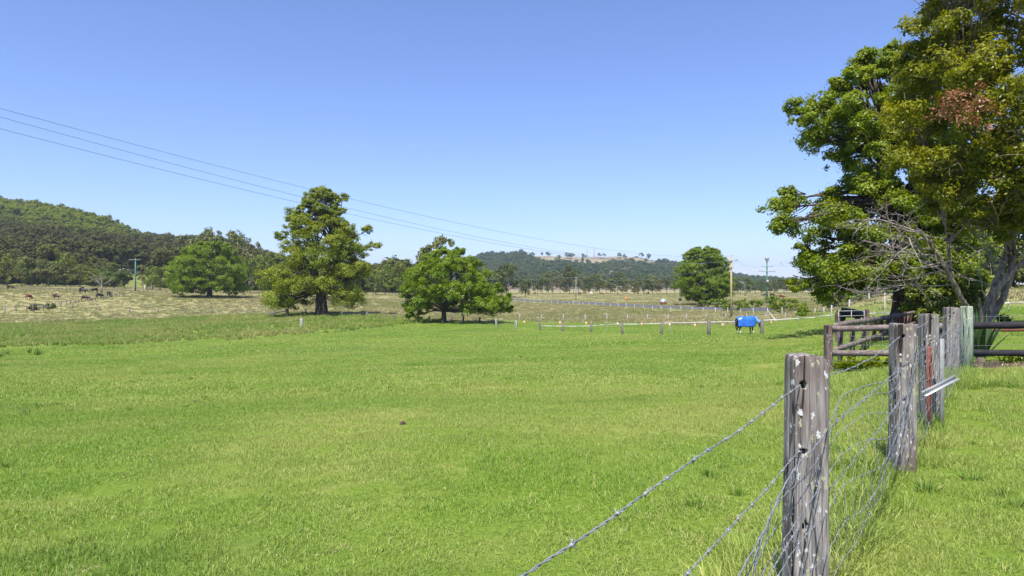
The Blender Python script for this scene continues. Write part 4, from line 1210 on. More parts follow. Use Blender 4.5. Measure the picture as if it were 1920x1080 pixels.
lr, lt = fence('gate_remains', 'pair of dark posts with one fallen rail left of the tallest tree', [(515, 592, 11), (540, 594, 14, 1.3)], M['far_post_dark'], .26, wires=(), near=60, far=180,
               pos=[hit(516, 592, 60, 180) + Vector((-.4, -1.5, 0)), hit(540, 594, 60, 180) + Vector((.3, -1.5, 0))])
MB().add(*beam(Vector((0, -.2, .35)), lt[1][0] - lt[0][0] + Vector((0, -.2, lt[1][1] * .85)), .10, .2)).build('fallen_rail', M['far_post'], lr)
b = hit(566, 615, 60, 120); V, F = square_post(18 * b.y / FPX, .3, 5)
lp = empty('lone_post', b); tag(lp, 'single pale standing post in front of the tallest tree', 'post')
MB().add(V, F).build('post', M['far_post'], lp); V, F = box((0, 0, 18 * b.y / FPX), (.25, .25, .03), bev=.01); MB().add(V, F).build('cap', M['far_post'], lp)

# white tape fence
tape_items = [(1013, 622, 16.5), (1055, 626, 18), (1108, 627, 18), (1138, 621, 13.5, .3, 'steel_grey'), (1167, 628, 22), (1240, 627, 25), (1256, 619, 13, .25, 'steel_grey'), (1329, 628, 27, 1.15), (1428, 628, 28, 1.1)]
ps = []
for (px, py, h, *_r) in tape_items:
    d = {1138: 74., 1256: 68.5}.get(px) or np.interp(px, [1013, 1108, 1167, 1240, 1329, 1428], [78, 72, 66, 61, 57.5, 56]); ps.append(at(px, d))
tape_items += [(1497, 608, 16, .25, 'steel_grey'), (1560, 612, 15, .3, 'steel_grey'), (1640, 604, 14, .3, 'steel_grey'), (1760, 600, 16, .3, 'steel_grey'), (1890, 600, 18, .3, 'steel_grey'), (2000, 600, 18, .3, 'steel_grey')]
ps += [at(1497, 65), at(1560, 60), at(1640, 54), at(1760, 46), at(1890, 42), at(2000, 40)]
tr_, tt = fence('tape_fence', 'low paddock fence of brown and thin steel posts carrying one broad white tape', tape_items, M['far_post_dark'], .21, wires=(), pos=ps)
tape_py = [611, 611.5, 611, 608, 607.5, 606, 605.5, 603.5, 600.5, 597.5, 596, 592, 587, 582.5, 579]
pts = []
for ti, ((bq, h), py) in enumerate(zip(tt, tape_py)):
    if ti in (4, 5, 7, 8): continue
    z = CZ - (py - 540) / FPX * bq.y
    z = min(max(z, bq.z + .55), bq.z + 1.6); pts.append(Vector((bq.x, bq.y - .14, z)) - tt[0][0])
mb = MB()
for a, b in zip(pts[:-1], pts[1:]):
    mid = (a + b) / 2 - Vector((0, 0, (b - a).length * .006))
    for u, v in ((a, mid), (mid, b)): mb.add(*beam(u, v, .012, .065, bev=0))
mb.build('tape', M['tape'], tr_)

# ------------------------------------------------------------------ orange and white cones
def cone_at(px, d, label=None):
    root = empty('marker_cone', at(px, d)); H = .46
    a = np.arange(13)
    MB().add(*box((0, 0, .02), (.34, .34, .04), bev=.01)).build('base', M['cone_orange'], root)
    MB().add(*tube([(0, 0, .04), (0, 0, .15)], [.14, .112], 12)).build('lower_body', M['cone_orange'], root)
    MB().add(*tube([(0, 0, .15), (0, 0, .33)], [.114, .072], 12)).build('white_band', M['cone_white'], root)
    MB().add(*tube([(0, 0, .33), (0, 0, H)], [.070, .035], 12)).build('tip', M['cone_orange'], root)
    return tag(root, 'small orange and white cone standing in the row before the paddock fence', 'cone', 'row of marker cones')
c0 = cone_at(983, 98); CD = np.array([[983, 98], [1050, 97], [1099, 96], [1158, 95], [1203, 95], [1256, 94], [1303, 92], [1355, 90], [1446, 86]])
for px, d in CD[1:]:
    c = copy_tree(c0); c.location = at(px, d)

# ------------------------------------------------------------------ power poles and lines
def pole(name, b, top_z, r, mat, label, arms, extra=None):
    root = empty(name, b); tag(root, label, 'power pole')
    H = top_z - b.z
    MB().add(*tube([(0, 0, -.5), (0, 0, H * .5), (0, 0, H)], [r, r * .9, r * .75], 10)).build('pole', mat, root, True)
    for (dz, half, ang, ins) in arms:
        d = Vector((math.cos(ang), math.sin(ang), 0)); z = H - dz
        MB().add(*beam(d * -half + Vector((0, -r * 1.3, z)), d * half + Vector((0, -r * 1.3, z)), .12, .14)).build('crossarm', M['pole_grey'], root)
        for q in ins:
            p = d * q + Vector((0, -r * 1.3, z + .07))
            V, F = tube([p, p + Vector((0, 0, .10)), p + Vector((0, 0, .14)), p + Vector((0, 0, .26))], [.05, .05, .09, .05], 8)
            MB().add(V, F).build('insulator', M['insul'], root, True)
    return root, H
A = hit(1371, 596, 100, 140); A = at(1371, A.y)
Atop = CZ + (540 - 481) / FPX * A.y
pA, HA = pole('power_pole', A, Atop, .20, M['pole_wood'], 'tall timber power pole with single crossarm beside the round tree', [(.75, 1.05, .0, (-.95, .95))])
MB().add(*tube([(0, 0, HA), (0, 0, HA + .35)], [.08, .05], 8)).build('insulator', M['insul'], pA, True)
for zz in (HA - 1.9,): MB().add(*beam(Vector((-.8, -.3, zz)), Vector((.3, -.3, zz)), .1, .12)).build('service_arm', M['pole_grey'], pA)
Bp = at(1438, 187)
Btop = CZ + (540 - 486) / FPX * 187
pB, HB = pole('power_pole', Bp, Btop, .24, M['pole_green'], 'green power pole with double crossarms and a box on top', [(2.0, 1.6, 0, (-1.5, 1.5)), (3.4, 2.2, 0, (-2.1, -1.5, -.8, .8, 1.5, 2.1))])
MB().add(*box((0, -.1, HB + .1), (.9, .7, .75), bev=.06)).build('top_box', M['steel_grey'], pB)
MB().add(*beam(Vector((-.8, -.3, HB - .6)), Vector((.6, -.3, HB - .6)), .1, .12)).build('bracket', M['pole_grey'], pB)
V, F = tube([(.0, -.5, HB - 6.6), (.0, -.5, HB - 5.7)], [.34, .34], 12); MB().add(V, F).build('transformer', M['steel_grey'], pB, True)
MB().add(*box((.25, -.35, HB - 11.5), (.45, .3, .9), bev=.03)).build('meter_box', M['steel_grey'], pB)
MB().add(*beam(Vector((2.6, -46, 3.3)), Vector((9.5, -52, 1.0)), .02, .02)) if False else None
Bb = at(1450, 96); Bt = Vector((Bb.x - .2, Bb.y + 1, Bb.z + 1.55)); Be = at(1459, 92)
sb = empty('brace_pole', Be); tag(sb, 'pale slanting brace pole leaning from the road fence', 'pole'); MB().add(*tube([Vector((0, 0, 0)), Bt - Be + Vector((-.3, 0, 0.2))], [.07, .06], 8)).build('pole', M['white_post'], sb, True)
MB().add(*box((0, 0, .02), (.3, .3, .08), bev=.02)).build('foot', M['white_post'], sb)
Cp = hit(254, 546.5, 190, 260); pC, HC = pole('power_pole', Cp, CZ + (540 - 484.5) / FPX * Cp.y, .24, M['pole_green'], 'slender green power pole standing behind the cattle', [(.5, 2.0, .0, (-1.9, -1.0, 1.0, 1.9))])
Dp = hit(1080, 561, 200, 320); pD, HD = pole('power_pole', Dp, CZ + (540 - 519) / FPX * Dp.y, .18, M['pole_grey'], 'thin grey power pole far across the road', [(.4, .8, .0, (-.7, .7))])
Ep = at(1397, 330); pE, HE = pole('lamp_pole', Ep, CZ + (540 - 536) / FPX * 330, .14, M['pole_green'], 'short pale street lamp far behind the timber pole', [])
MB().add(*tube([(0, 0, HE), (-.6, 0, HE + 1.2), (-1.6, 0, HE + 1.8)], [.1, .08, .08], 6)).build('lamp_arm', M['white_post'], pE, True)
MB().add(*box((-1.9, 0, HE + 1.9), (.9, .35, .2), bev=.05)).build('lamp_head', M['white_post'], pE); pE['category'] = 'street lamp'
# pole behind the camera's left that carries the three lines out of view
a2 = np.array([A.x, A.y]); e2 = np.array([-22.5, 30.0]); dL = (e2 - a2) / np.linalg.norm(e2 - a2); SPAN = 138.0
Fxy = a2 + dL * SPAN
Fp = Vector((Fxy[0], Fxy[1], g1(*Fxy)))
COEF = [(7.47e-4, -.0614, 5.68), (8.69e-4, -.0703, 4.82), (8.44e-4, -.0723, 4.82)]
ztop = CZ + np.polyval(COEF[0], SPAN)
armz = CZ + np.polyval(COEF[1], SPAN)
pF, HF = pole('power_pole', Fp, ztop - .3, .2, M['pole_wood'], 'timber power pole carrying the lines near the camera side', [(ztop - .3 - armz + .2, 1.05, 0.4, (-.95, .95))])
perp = np.array([-dL[1], dL[0]])
for k, (cf, off) in enumerate(zip(COEF, (0, .0, .0))):
    t = np.linspace(0, SPAN, 90)
    # the arm ends sit either side of the pole: start and finish there
    ofs = {0: (0, 0), 1: (-.95, -.95), 2: (.95, .95)}[k]
    P = a2[None] + dL[None] * t[:, None]
    sh = np.interp(t, [0, SPAN * .04, SPAN * .96, SPAN], [1, 0.0, 0.0, 1])
    X = P[:, 0] + sh * ofs[0]; Yy = P[:, 1] - .26 * sh
    z = CZ + np.polyval(cf, t)
    z = np.where(t < .01, z, z)
    o = MB().add(*tube(np.column_stack([X, Yy, z]), .011, 5, True)).build('power_line', M['line_wire'])
    tag(o, ['uppermost sagging power line crossing the sky from pole top', 'middle sagging power line crossing the sky', 'lowest of three sagging power lines crossing the sky'][k], 'power line', 'overhead power lines')
def hang(p, q, sag, label, r=.012, group='overhead power lines'):
    t = np.linspace(0, 1, 30)[:, None]; P = np.array(p)[None] * (1 - t) + np.array(q)[None] * t; P[:, 2] -= (4 * sag * t * (1 - t))[:, 0]
    return tag(MB().add(*tube(P, r, 4)).build('power_line', M['line_wire']), label, 'power line', group)
for k, (oa, ob, za, zb) in enumerate([((0, 0), (-1.5, 0), HA + .3, HB - 1.75), ((.95, -.26), (-2.1, -.3), HA - .45, HB - 3.1), ((-.95, -.26), (1.5, -.3), HA - .45, HB - 1.7)]):
    hang(A + Vector((*oa, za)), Bp + Vector((*ob, zb)), 1.0, 'thin power line strung between the timber pole and green pole', .012, 'lines between timber and green poles')
for k, q in enumerate((-1.5, 1.5)):
    hang(Bp + Vector((q, -.3, HB - 1.75)), at(1900, 190) + Vector((0, 0, 9)), 1.2, 'thin power line running right from the green pole', .012, 'lines right of the green pole')
hang(A + Vector((-.7, -.3, HA - 1.75)), Dp + Vector((.7, -.25, HD - .1)), 2.0, 'low service line running from timber pole to far grey pole', .02)
for q in (-.7, .7): hang(Dp + Vector((q, -.25, HD - .1)), at(790, 310) + Vector((q, 0, 8.5)), 1.4, 'faint line running left from the far grey pole', .014, 'lines left of the grey pole')

# ------------------------------------------------------------------ road sign, feeder, farmhouse, masts
def sign(px, py, h_px, size, mat, label):
    b = hit(px, py, 150, 320); root = empty('road_sign', b); H = h_px * b.y / FPX
    MB().add(*box((0, 0, H / 2 - .1), (.10, .08, H + .2), bev=.01)).build('post', M['white_post'], root)
    s = size * .7071
    V, F = box((0, 0, 0), (s, .03, s), bev=.008); Mx = np.array(Matrix.Rotation(math.radians(45), 3, 'Y')); V = V @ Mx.T + np.array([0, -.07, H - size * .3])
    MB().add(V, F).build('diamond_panel', mat, root); return tag(root, label, 'road sign')
sign(1174, 575, 17, 1.15, M['sign_yellow'], 'amber diamond road sign on a pale post by the road')
sign(1275, 578, 19, 1.1, M['sign_dark'], 'dark diamond sign seen from behind, left of the round tree')
b = hit(1244, 574, 150, 230); b.y += 9; b.x += 2; b.z = g1(b.x, b.y) + .25
tk = empty('stock_feeder', b, .1); tag(tk, 'small round topped silver feeder on a rusty brown base', 'feeder')
s_ = b.y / FPX
MB().add(*box((0, 0, 2.2 * s_), (10.5 * s_, 7 * s_, 4.4 * s_), bev=.08)).build('base', M['tank_brown'], tk)
V, F = tube([(-5.6 * s_, 0, 4.6 * s_), (5.6 * s_, 0, 4.6 * s_)], [4.2 * s_] * 2, 20)
a_ = np.array(V); 
mb = MB(); n_ = 15; an = np.linspace(0, math.pi, n_)
prof_ = np.column_stack([np.cos(an) * 5.8 * s_, np.sin(an) * 5.6 * s_ + 4.4 * s_])
Vf = np.column_stack([prof_[:, 0], np.full(n_, -3.6 * s_), prof_[:, 1]]); Vb = Vf.copy(); Vb[:, 1] = 3.6 * s_
mb.add(np.concatenate([Vf, Vb]), [np.array([[i, i + 1, n_ + i + 1, n_ + i] for i in range(n_ - 1)]), np.arange(n_)[::-1].reshape(1, -1), (np.arange(n_) + n_).reshape(1, -1)])
mb.build('round_cover', M['tank_silver'], tk)
for q in (-3.4, 0, 3.4): MB().add(*box((q * s_, -3.65 * s_, 4.4 * s_), (.12, .06, 3.0 * s_), bev=.01)).build('strap', M['tank_brown'], tk)

def cottage(name, b, w, d, h, label, roof):
    root = empty(name, b, .12); tag(root, label, 'house')
    MB().add(*box((0, 0, h / 2), (w, d, h))).build('wall', M['wall_cream'], root)
    x, y = w / 2 + .6, d / 2 + .6; r_ = h + roof
    V = np.array([(-x, -y, h), (x, -y, h), (x, y, h), (-x, y, h), (-x * .98, 0, r_), (x * .98, 0, r_), (-x, -y, h + .12), (x, -y, h + .12), (x, y, h + .12), (-x, y, h + .12)])
    MB().add(V, [np.array([[6, 7, 5, 4], [8, 9, 4, 5], [0, 1, 7, 6], [2, 3, 9, 8], [0, 3, 2, 1]]), np.array([[9, 6, 4], [7, 8, 5]])]).build('roof', M['roof_white'], root)
    for q in (-.3, .05, .33):
        f = MB().add(*box((q * w, -d / 2 - .03, h * .55), (1.4, .08, 1.2), bev=.01)).build('window', M['white_post'], root)
        MB().add(*box((q * w, -d / 2 - .075, h * .55), (1.15, .04, .95))).build('pane', M['window_dark'], f)
    MB().add(*box((-.12 * w, -d / 2 - .03, 1.05), (.9, .08, 2.05), bev=.01)).build('door', M['window_dark'], root)
    return root
hx = (243 - 960) / FPX * 398.; hb = Vector((hx, 398., float(hill1(np.array([hx]), np.array([398.]))[0]) - .4))
cottage('farmhouse', hb, 10, 7, 2.9, 'low white roofed farmhouse among trees below the hill', 1.0)
sh = at(279, 262); sh_r = empty('shed', sh, .2); tag(sh_r, 'tiny pale concrete shed left of the dome shaped tree', 'shed')
MB().add(*box((0, 0, .9), (2.6, 2.2, 1.8), bev=.03)).build('wall', M['wall_cream'], sh_r); MB().add(*box((0, 0, 1.86), (2.9, 2.5, .12), bev=.02)).build('roof', M['roof_white'], sh_r); MB().add(*box((-.5, -1.12, .75), (.7, .06, 1.5), bev=.01)).build('door', M['tank_brown'], sh_r)

def mast(px, d, h, w, label):
    x = (px - 960) / FPX * d; z = float(hill2(np.array([x]), np.array([float(d)]))[0])
    root = empty('radio_mast', (x, d, z - .3)); tag(root, label, 'mast')
    nseg = 8; zz = np.linspace(0, h, nseg + 1); ww = np.linspace(w, w * .45, nseg + 1)
    c = [np.array([(sx * q / 2, sy * q / 2, zq) for sx, sy in ((-1, -1), (1, -1), (1, 1), (-1, 1))]) for q, zq in zip(ww, zz)]
    for k in range(nseg):
        mb = MB()
        for j in range(4):
            mb.add(*tube([c[k][j], c[k + 1][j]], .26, 4)); mb.add(*tube([c[k][j], c[k + 1][(j + 1) % 4]], .16, 4)); mb.add(*tube([c[k][j], c[k][(j + 1) % 4]], .16, 4))
        mb.build('lattice_section', M['mast_red' if k % 2 else 'mast_white'], root)
    MB().add(*tube([(0, 0, h), (0, 0, h * 1.15)], [.12, .05], 5)).build('antenna', M['mast_white'], root)
    for q in (.75, .9): MB().add(*tube([(.5, -w * .4, h * q), (.5, -w * .4 - .5, h * q)], [.8, .8], 10)).build('dish', M['mast_white'], root)
mast(1101, 1690, 23, 1.6, 'thinner pale lattice mast on the hilltop'); mast(1114, 1685, 26, 2.6, 'stouter red and white lattice mast on the hilltop')
mast(1119.5, 1690, 12, 1.3, 'shortest pale mast beside the red and white mast')

# ------------------------------------------------------------------ animals
def animal(name, mats, joints, edges, root_i, label, group=None, scale=1.0, sub=2):
    """one skin of connected joints; joints: (x,y,z,r[,rz])"""
    rt = empty(name, (0, 0, 0)); tag(rt, label, name, group)
    me = bpy.data.meshes.new('body'); me.from_pydata([j[:3] for j in joints], edges, [])
    ob = bpy.data.objects.new('body', me); link(ob, rt)
    md = ob.modifiers.new('skin', 'SKIN'); md.use_smooth_shade = True
    if not me.skin_vertices: 
        bm = bmesh.new(); bm.from_mesh(me); lay = bm.verts.layers.skin.verify(); bm.to_mesh(me); bm.free()
    for i, j in enumerate(joints):
        sv = me.skin_vertices[0].data[i]; sv.radius = (j[3], j[4] if len(j) > 4 else j[3]); sv.use_root = (i == root_i)
    s2 = ob.modifiers.new('smooth', 'SUBSURF'); s2.levels = s2.render_levels = sub
    dg = bpy.context.evaluated_depsgraph_get(); me2 = bpy.data.meshes.new_from_object(ob.evaluated_get(dg)); ob.modifiers.clear(); ob.data = me2; me2.name = 'body'
    me2.materials.clear(); me2.materials.append(mats)
    for p in me2.polygons: p.use_smooth = True
    return rt, ob

def horse(mat, label, head):
    J = [(-.55, 0, 1.20, .30, .30), (-.15, 0, 1.12, .31, .34), (.30, 0, 1.14, .30, .34), (.60, 0, 1.20, .25, .30)]
    J += head                                  # 4..7 neck and head
    E = [(0, 1), (1, 2), (2, 3), (3, 4), (4, 5), (5, 6), (6, 7)]
    for s in (-1, 1):
        k = len(J); J += [(.52, s * .17, .92, .13, .11), (.50, s * .17, .52, .062), (.52, s * .17, .16, .045), (.56, s * .17, .03, .06)]; E += [(3, k), (k, k + 1), (k + 1, k + 2), (k + 2, k + 3)]
        k = len(J); J += [(-.60, s * .18, .98, .20, .16), (-.52, s * .19, .76, .12), (-.76, s * .19, .50, .062), (-.70, s * .19, .15, .045), (-.66, s * .19, .03, .06)]; E += [(0, k), (k, k + 1), (k + 1, k + 2), (k + 2, k + 3), (k + 3, k + 4)]
    rt, ob = animal('horse', mat, J, E, 1, label)
    tl = MB().add(*tube([(-.82, 0, 1.32), (-.95, 0, 1.15), (-.98, 0, .8), (-.95, 0, .45)], [.05, .07, .075, .02], 8)); tl.build('tail', mat, rt, True)
    hp = np.array(head[2][:3])
    for s in (-1, 1): MB().add(*tube([hp + (0, s * .06, .05), hp + (-.01, s * .08, .22)], [.04, .008], 5)).build('ear', mat, rt, True)
    n0, n1 = np.array(head[0][:3]), np.array(head[2][:3])
    return rt, ob
# rugged horse, head lowered, facing right
h1, hb1 = horse(M['coat_bay'], 'horse wearing a bright blue rug, standing by the white tape fence', [(.88, 0, 1.28, .17, .21), (1.12, 0, 1.12, .13, .16), (1.32, 0, .92, .10, .13), (1.40, 0, .46, .065, .08)])
h1.location = at(1399, 58.5); h1.rotation_euler.z = math.radians(14)
h1.scale = (1, 1, 1.0)
def rug():
    mb = MB(); nx, na = 22, 21
    V = []
    for i, x in enumerate(np.linspace(-.92, .78, nx)):
        top = np.interp(x, [-.92, -.6, -.2, .25, .55, .78], [1.36, 1.545, 1.50, 1.52, 1.58, 1.50]); bot = np.interp(x, [-.92, -.5, 0, .5, .78], [.70, .66, .64, .66, .78]); w = np.interp(x, [-.92, -.6, 0, .5, .78], [.24, .37, .40, .36, .26])
        for j, a in enumerate(np.linspace(-1, 1, na)):
            s = abs(a); y = math.copysign(w * min(1, math.sin(min(s * 2.0, 1) * math.pi / 2)) ** .8, a) if s > 0 else 0
            z = top - (1 - math.cos(min(s * 2, 1) * math.pi / 2)) * .28 - max(0, s - .5) * 2 * (top - .28 - bot)
            fold = .018 * math.sin(x * 19 + a * 3) * max(0, s - .45) * 2
            V.append((x, y * (1 + max(0, s - .5) * .10) + fold * (1 if a > 0 else -1), z + .01 * math.sin(x * 11) * s))
    F = [[i * na + j, i * na + j + 1, (i + 1) * na + j + 1, (i + 1) * na + j] for i in range(nx - 1) for j in range(na - 1)]
    mb.add(V, np.array(F)); o = mb.build('rug', M['rug'], h1, True); sm = o.modifiers.new('thick', 'SOLIDIFY'); sm.thickness = .02
    mb = MB(); V = []
    for i, t in enumerate(np.linspace(0, 1, 8)):
        c = np.array((.70, 0, 1.30)) * (1 - t) + np.array((1.25, 0, 1.00)) * t; r_ = .27 - .10 * t
        ax = np.array((.55, 0, -.30)); ax /= np.linalg.norm(ax); up = np.array((.48, 0, .88))
        for a in np.linspace(-2.2, 2.2, 13): V.append(c + up * math.cos(a) * r_ * 1.05 + np.array((0, 1, 0)) * math.sin(a) * r_ * .85)
    F = [[i * 13 + j, i * 13 + j + 1, (i + 1) * 13 + j + 1, (i + 1) * 13 + j] for i in range(7) for j in range(12)]
    mb.add(V, np.array(F)); o = mb.build('neck_cover', M['rug_sunlit'], h1, True); sm = o.modifiers.new('thick', 'SOLIDIFY'); sm.thickness = .02
    for x, s in ((.54, -1), (-.70, -1), (-.70, 1), (.54, 1)):
        MB().add(*tube([(x, s * (.17 if x > 0 else .19), .30), (x + .02, s * (.17 if x > 0 else .19), .09)], [.06, .062], 8)).build('white_sock', M['coat_white'], h1, True)
rug()
h2, hb2 = horse(M['coat_black'], 'black horse grazing behind the metal gate', [(.86, 0, 1.10, .17, .21), (1.10, 0, .80, .13, .16), (1.28, 0, .48, .10, .13), (1.42, 0, .12, .065, .08)])
h2.location = at(1594, 46.5); h2.rotation_euler.z = math.radians(6); h2.scale = (1.05, 1.05, 1.02)

def cow(mat, label, group=None):
    J = [(-.75, 0, 1.08, .30, .30), (-.3, 0, 1.0, .34, .38), (.2, 0, .98, .35, .40), (.60, 0, 1.04, .28, .32), (.92, 0, .95, .18, .22), (1.15, 0, .70, .13, .15), (1.26, 0, .48, .12, .12), (1.38, 0, .20, .09, .09)]
    E = [(0, 1), (1, 2), (2, 3), (3, 4), (4, 5), (5, 6), (6, 7)]
    for s in (-1, 1):
        k = len(J); J += [(.55, s * .18, .72, .13, .12), (.54, s * .18, .40, .075), (.54, s * .18, .14, .055), (.58, s * .18, .03, .065)]; E += [(3, k), (k, k + 1), (k + 1, k + 2), (k + 2, k + 3)]
        k = len(J); J += [(-.78, s * .2, .82, .18, .16), (-.70, s * .2, .60, .11), (-.88, s * .2, .40, .07), (-.82, s * .2, .13, .055), (-.78, s * .2, .03, .065)]; E += [(0, k), (k, k + 1), (k + 1, k + 2), (k + 2, k + 3), (k + 3, k + 4)]
    rt, ob = animal('cow', mat, J, E, 1, label, group, sub=1)
    MB().add(*tube([(-1.02, 0, 1.2), (-1.1, 0, .9), (-1.1, 0, .5), (-1.1, 0, .38)], [.03, .025, .02, .05], 6)).build('tail', mat, rt, True)
    for s in (-1, 1): MB().add(*tube([(1.18, s * .1, .62), (1.15, s * .27, .60)], [.045, .02], 5)).build('ear', mat, rt, True)
    return rt
proto = {}
CG = 'cattle grazing below the gum row'
FARC = 'far cattle by the tree row'
cows = [('coat_brown', 20, 543, 0, 'dark brown cow grazing alone beneath the gum tree row'), ('coat_red', 54, 561.5, 92, 'red cow seen from behind among the cattle'), ('coat_red', 103, 557.5, 170, 'red cow standing behind a black calf'),
        ('coat_black', 107, 561, 5, 'black calf in front of the red cow'), ('coat_black', 153, 547.5, 150, 'black cow grazing farther back of the overlapping pair'), ('coat_black', 156, 550, 10, 'black cow grazing nearer of the overlapping pair'),
        ('coat_black', 177, 549.5, 178, 'black cow grazing sideways beside the half dead tree'), ('coat_brown', 160, 564.5, 25, 'dark brown cow grazing against the slanting post fence'), ('coat_black', 187, 560, 70, 'black cow with a white face beside the slanting fence'),
        ('coat_black', 205, 556.5, 100, 'black cow facing away at the slanting fence'),
        ('coat_red', 1003, 547.5, 20, None), ('coat_brown', 1087, 550.5, 160, None), ('coat_red', 1096, 550.5, 30, None), ('coat_red', 1128, 551.0, 10, None), ('coat_brown', 1215, 554, 200, None), ('coat_red', 1196, 553, 90, None), ('coat_white', 1108, 550.5, 0, None),
        ('coat_black', 1448, 556, 10, None), ('coat_black', 1434, 556, 170, None), ('coat_red', 1466, 560.5, 5, 'red cow in the pasture right of the green pole')]
for mt, px, py, ang, lab in cows:
    if mt not in proto: c = proto[mt] = cow(M[mt], 'x', None)
    else: c = copy_tree(proto[mt])
    far_ = lab is None
    p = hit(px, py, 170, 460) if px < 900 else at(px, 395 + (px % 7) * 4) if px < 1300 else at(px, 300 if py < 558 else 240)
    c.location = p; c.rotation_euler = (0, 0, math.radians(ang))
    sc_ = .75 if lab and 'calf' in lab else 1.05
    c.scale = (sc_, sc_, sc_)
    c['label'] = lab or 'far away cow grazing at the foot of the gum trees'
    if far_: c['group'] = FARC
    elif 'group' in c: del c['group']
    if lab and 'white face' in lab:
        MB().add(*tube([(1.22, 0, .62), (1.34, 0, .45), (1.45, 0, .2)], [.12, .13, .10], 8)).build('white_face', M['coat_white'], c, True)

# ------------------------------------------------------------------ near fence
def wood_post(name, w, d, h, mat, seed, parent, taper=.05, lean=(0, 0), holes=(), rows=70, rough=1.0, roundness=.18, notch=0.0):
    rng = np.random.default_rng(seed)
    m_ = 84
    # rounded rectangle outline, evenly spaced
    a = np.linspace(0, 2 * math.pi, 2000, endpoint=False); pw = 2 / (roundness * 1.6)
    ox = np.sign(np.cos(a)) * np.abs(np.cos(a)) ** (2 / pw) * w / 2; oy = np.sign(np.sin(a)) * np.abs(np.sin(a)) ** (2 / pw) * d / 2
    cum = np.concatenate([[0], np.cumsum(np.hypot(np.diff(ox), np.diff(oy)))]); t = np.linspace(0, cum[-1], m_, endpoint=False)
    ox, oy = np.interp(t, cum, ox), np.interp(t, cum, oy)
    zz = np.concatenate([np.linspace(-.3, h - .03, rows - 4), h - np.array([.02, .010, .004, 0])])
    V = []
    sarc = np.arange(m_) / m_
    for i, z in enumerate(zz):
        f = z / h
        k = 1 + taper * (1 - f)
        edge = max(0, (z - (h - .03)) / .03)
        k2 = 1 - .05 * edge ** 2
        per = sarc * 40
        per2 = np.minimum(per, 40 - per)
        dsp = (fbm(per * 1.6, np.full(m_, z * 1.4), seed, 3) * .010 - np.maximum(0, vnoise(per * 1.3, np.full(m_, z * .8), seed + 9) - .82) * .06) * rough
        nrm = np.hypot(ox, oy) + 1e-6
        x = ox * k * k2 + ox / nrm * dsp + lean[0] * z; y = oy * k * k2 + oy / nrm * dsp + lean[1] * z
        zt = np.full(m_, z)
        if z > h - .06:
            zt = z + (fbm(ox * 22, oy * 22, seed + 4) * .02 - np.maximum(0, ox / w - .30) * notch) * ((z - (h - .06)) / .06)
        V.append(np.column_stack([x, y, zt]))
    top = V[-1]
    rings = V
    for k in (.8, .55, .3, .08):
        c = top.mean(0); q = c + (top - c) * k; q[:, 2] = h + fbm(q[:, 0] * 30, q[:, 1] * 8, seed + 4) * .022 - .004; rings.append(q)
    n = len(rings); V = np.concatenate(rings)
    i = np.arange(n - 1)[:, None] * m_; j = np.arange(m_)[None]; kk = (j + 1) % m_
    F = np.stack([i + j, i + kk, i + m_ + kk, i + m_ + j], -1).reshape(-1, 4)
    mb = MB().add(V, [F, (np.arange(m_) + (n - 1) * m_).reshape(1, -1), np.arange(m_)[::-1].reshape(1, -1)])
    o = mb.build(name, mat, parent, True)
    if holes:
        cb = MB()
        for (hx, hz, hr) in holes:
            a = np.arange(14) / 14 * 2 * math.pi; rr = hr * (1 + .18 * np.sin(a * 3 + hz * 50) + .1 * np.sin(a * 5))
            c0_ = np.column_stack([hx + lean[0] * hz + np.cos(a) * rr, np.full(14, -d), hz + np.sin(a) * rr * 1.05]); c1_ = c0_.copy(); c1_[:, 1] = d
            jj = np.arange(14); k2 = (jj + 1) % 14
            cb.add(np.concatenate([c0_, c1_]), [np.column_stack([14 + jj, 14 + k2, k2, jj]), np.arange(14).reshape(1, -1), (np.arange(14) + 14)[::-1].reshape(1, -1)])
        cut = bpy.data.objects.new('cutter', cb.mesh('cutter', mat)); COL.objects.link(cut)
        if parent is not None: cut.parent = parent
        cut.matrix_parent_inverse = Matrix()
        md = o.modifiers.new('holes', 'BOOLEAN'); md.object = cut; md.solver = 'EXACT'; md.operation = 'DIFFERENCE'
        bpy.context.view_layer.update()
        me = bpy.data.meshes.new_from_object(o.evaluated_get(bpy.context.evaluated_depsgraph_get()))
        o.modifiers.clear(); o.data = me
        bpy.data.objects.remove(cut, do_unlink=True)
    return o

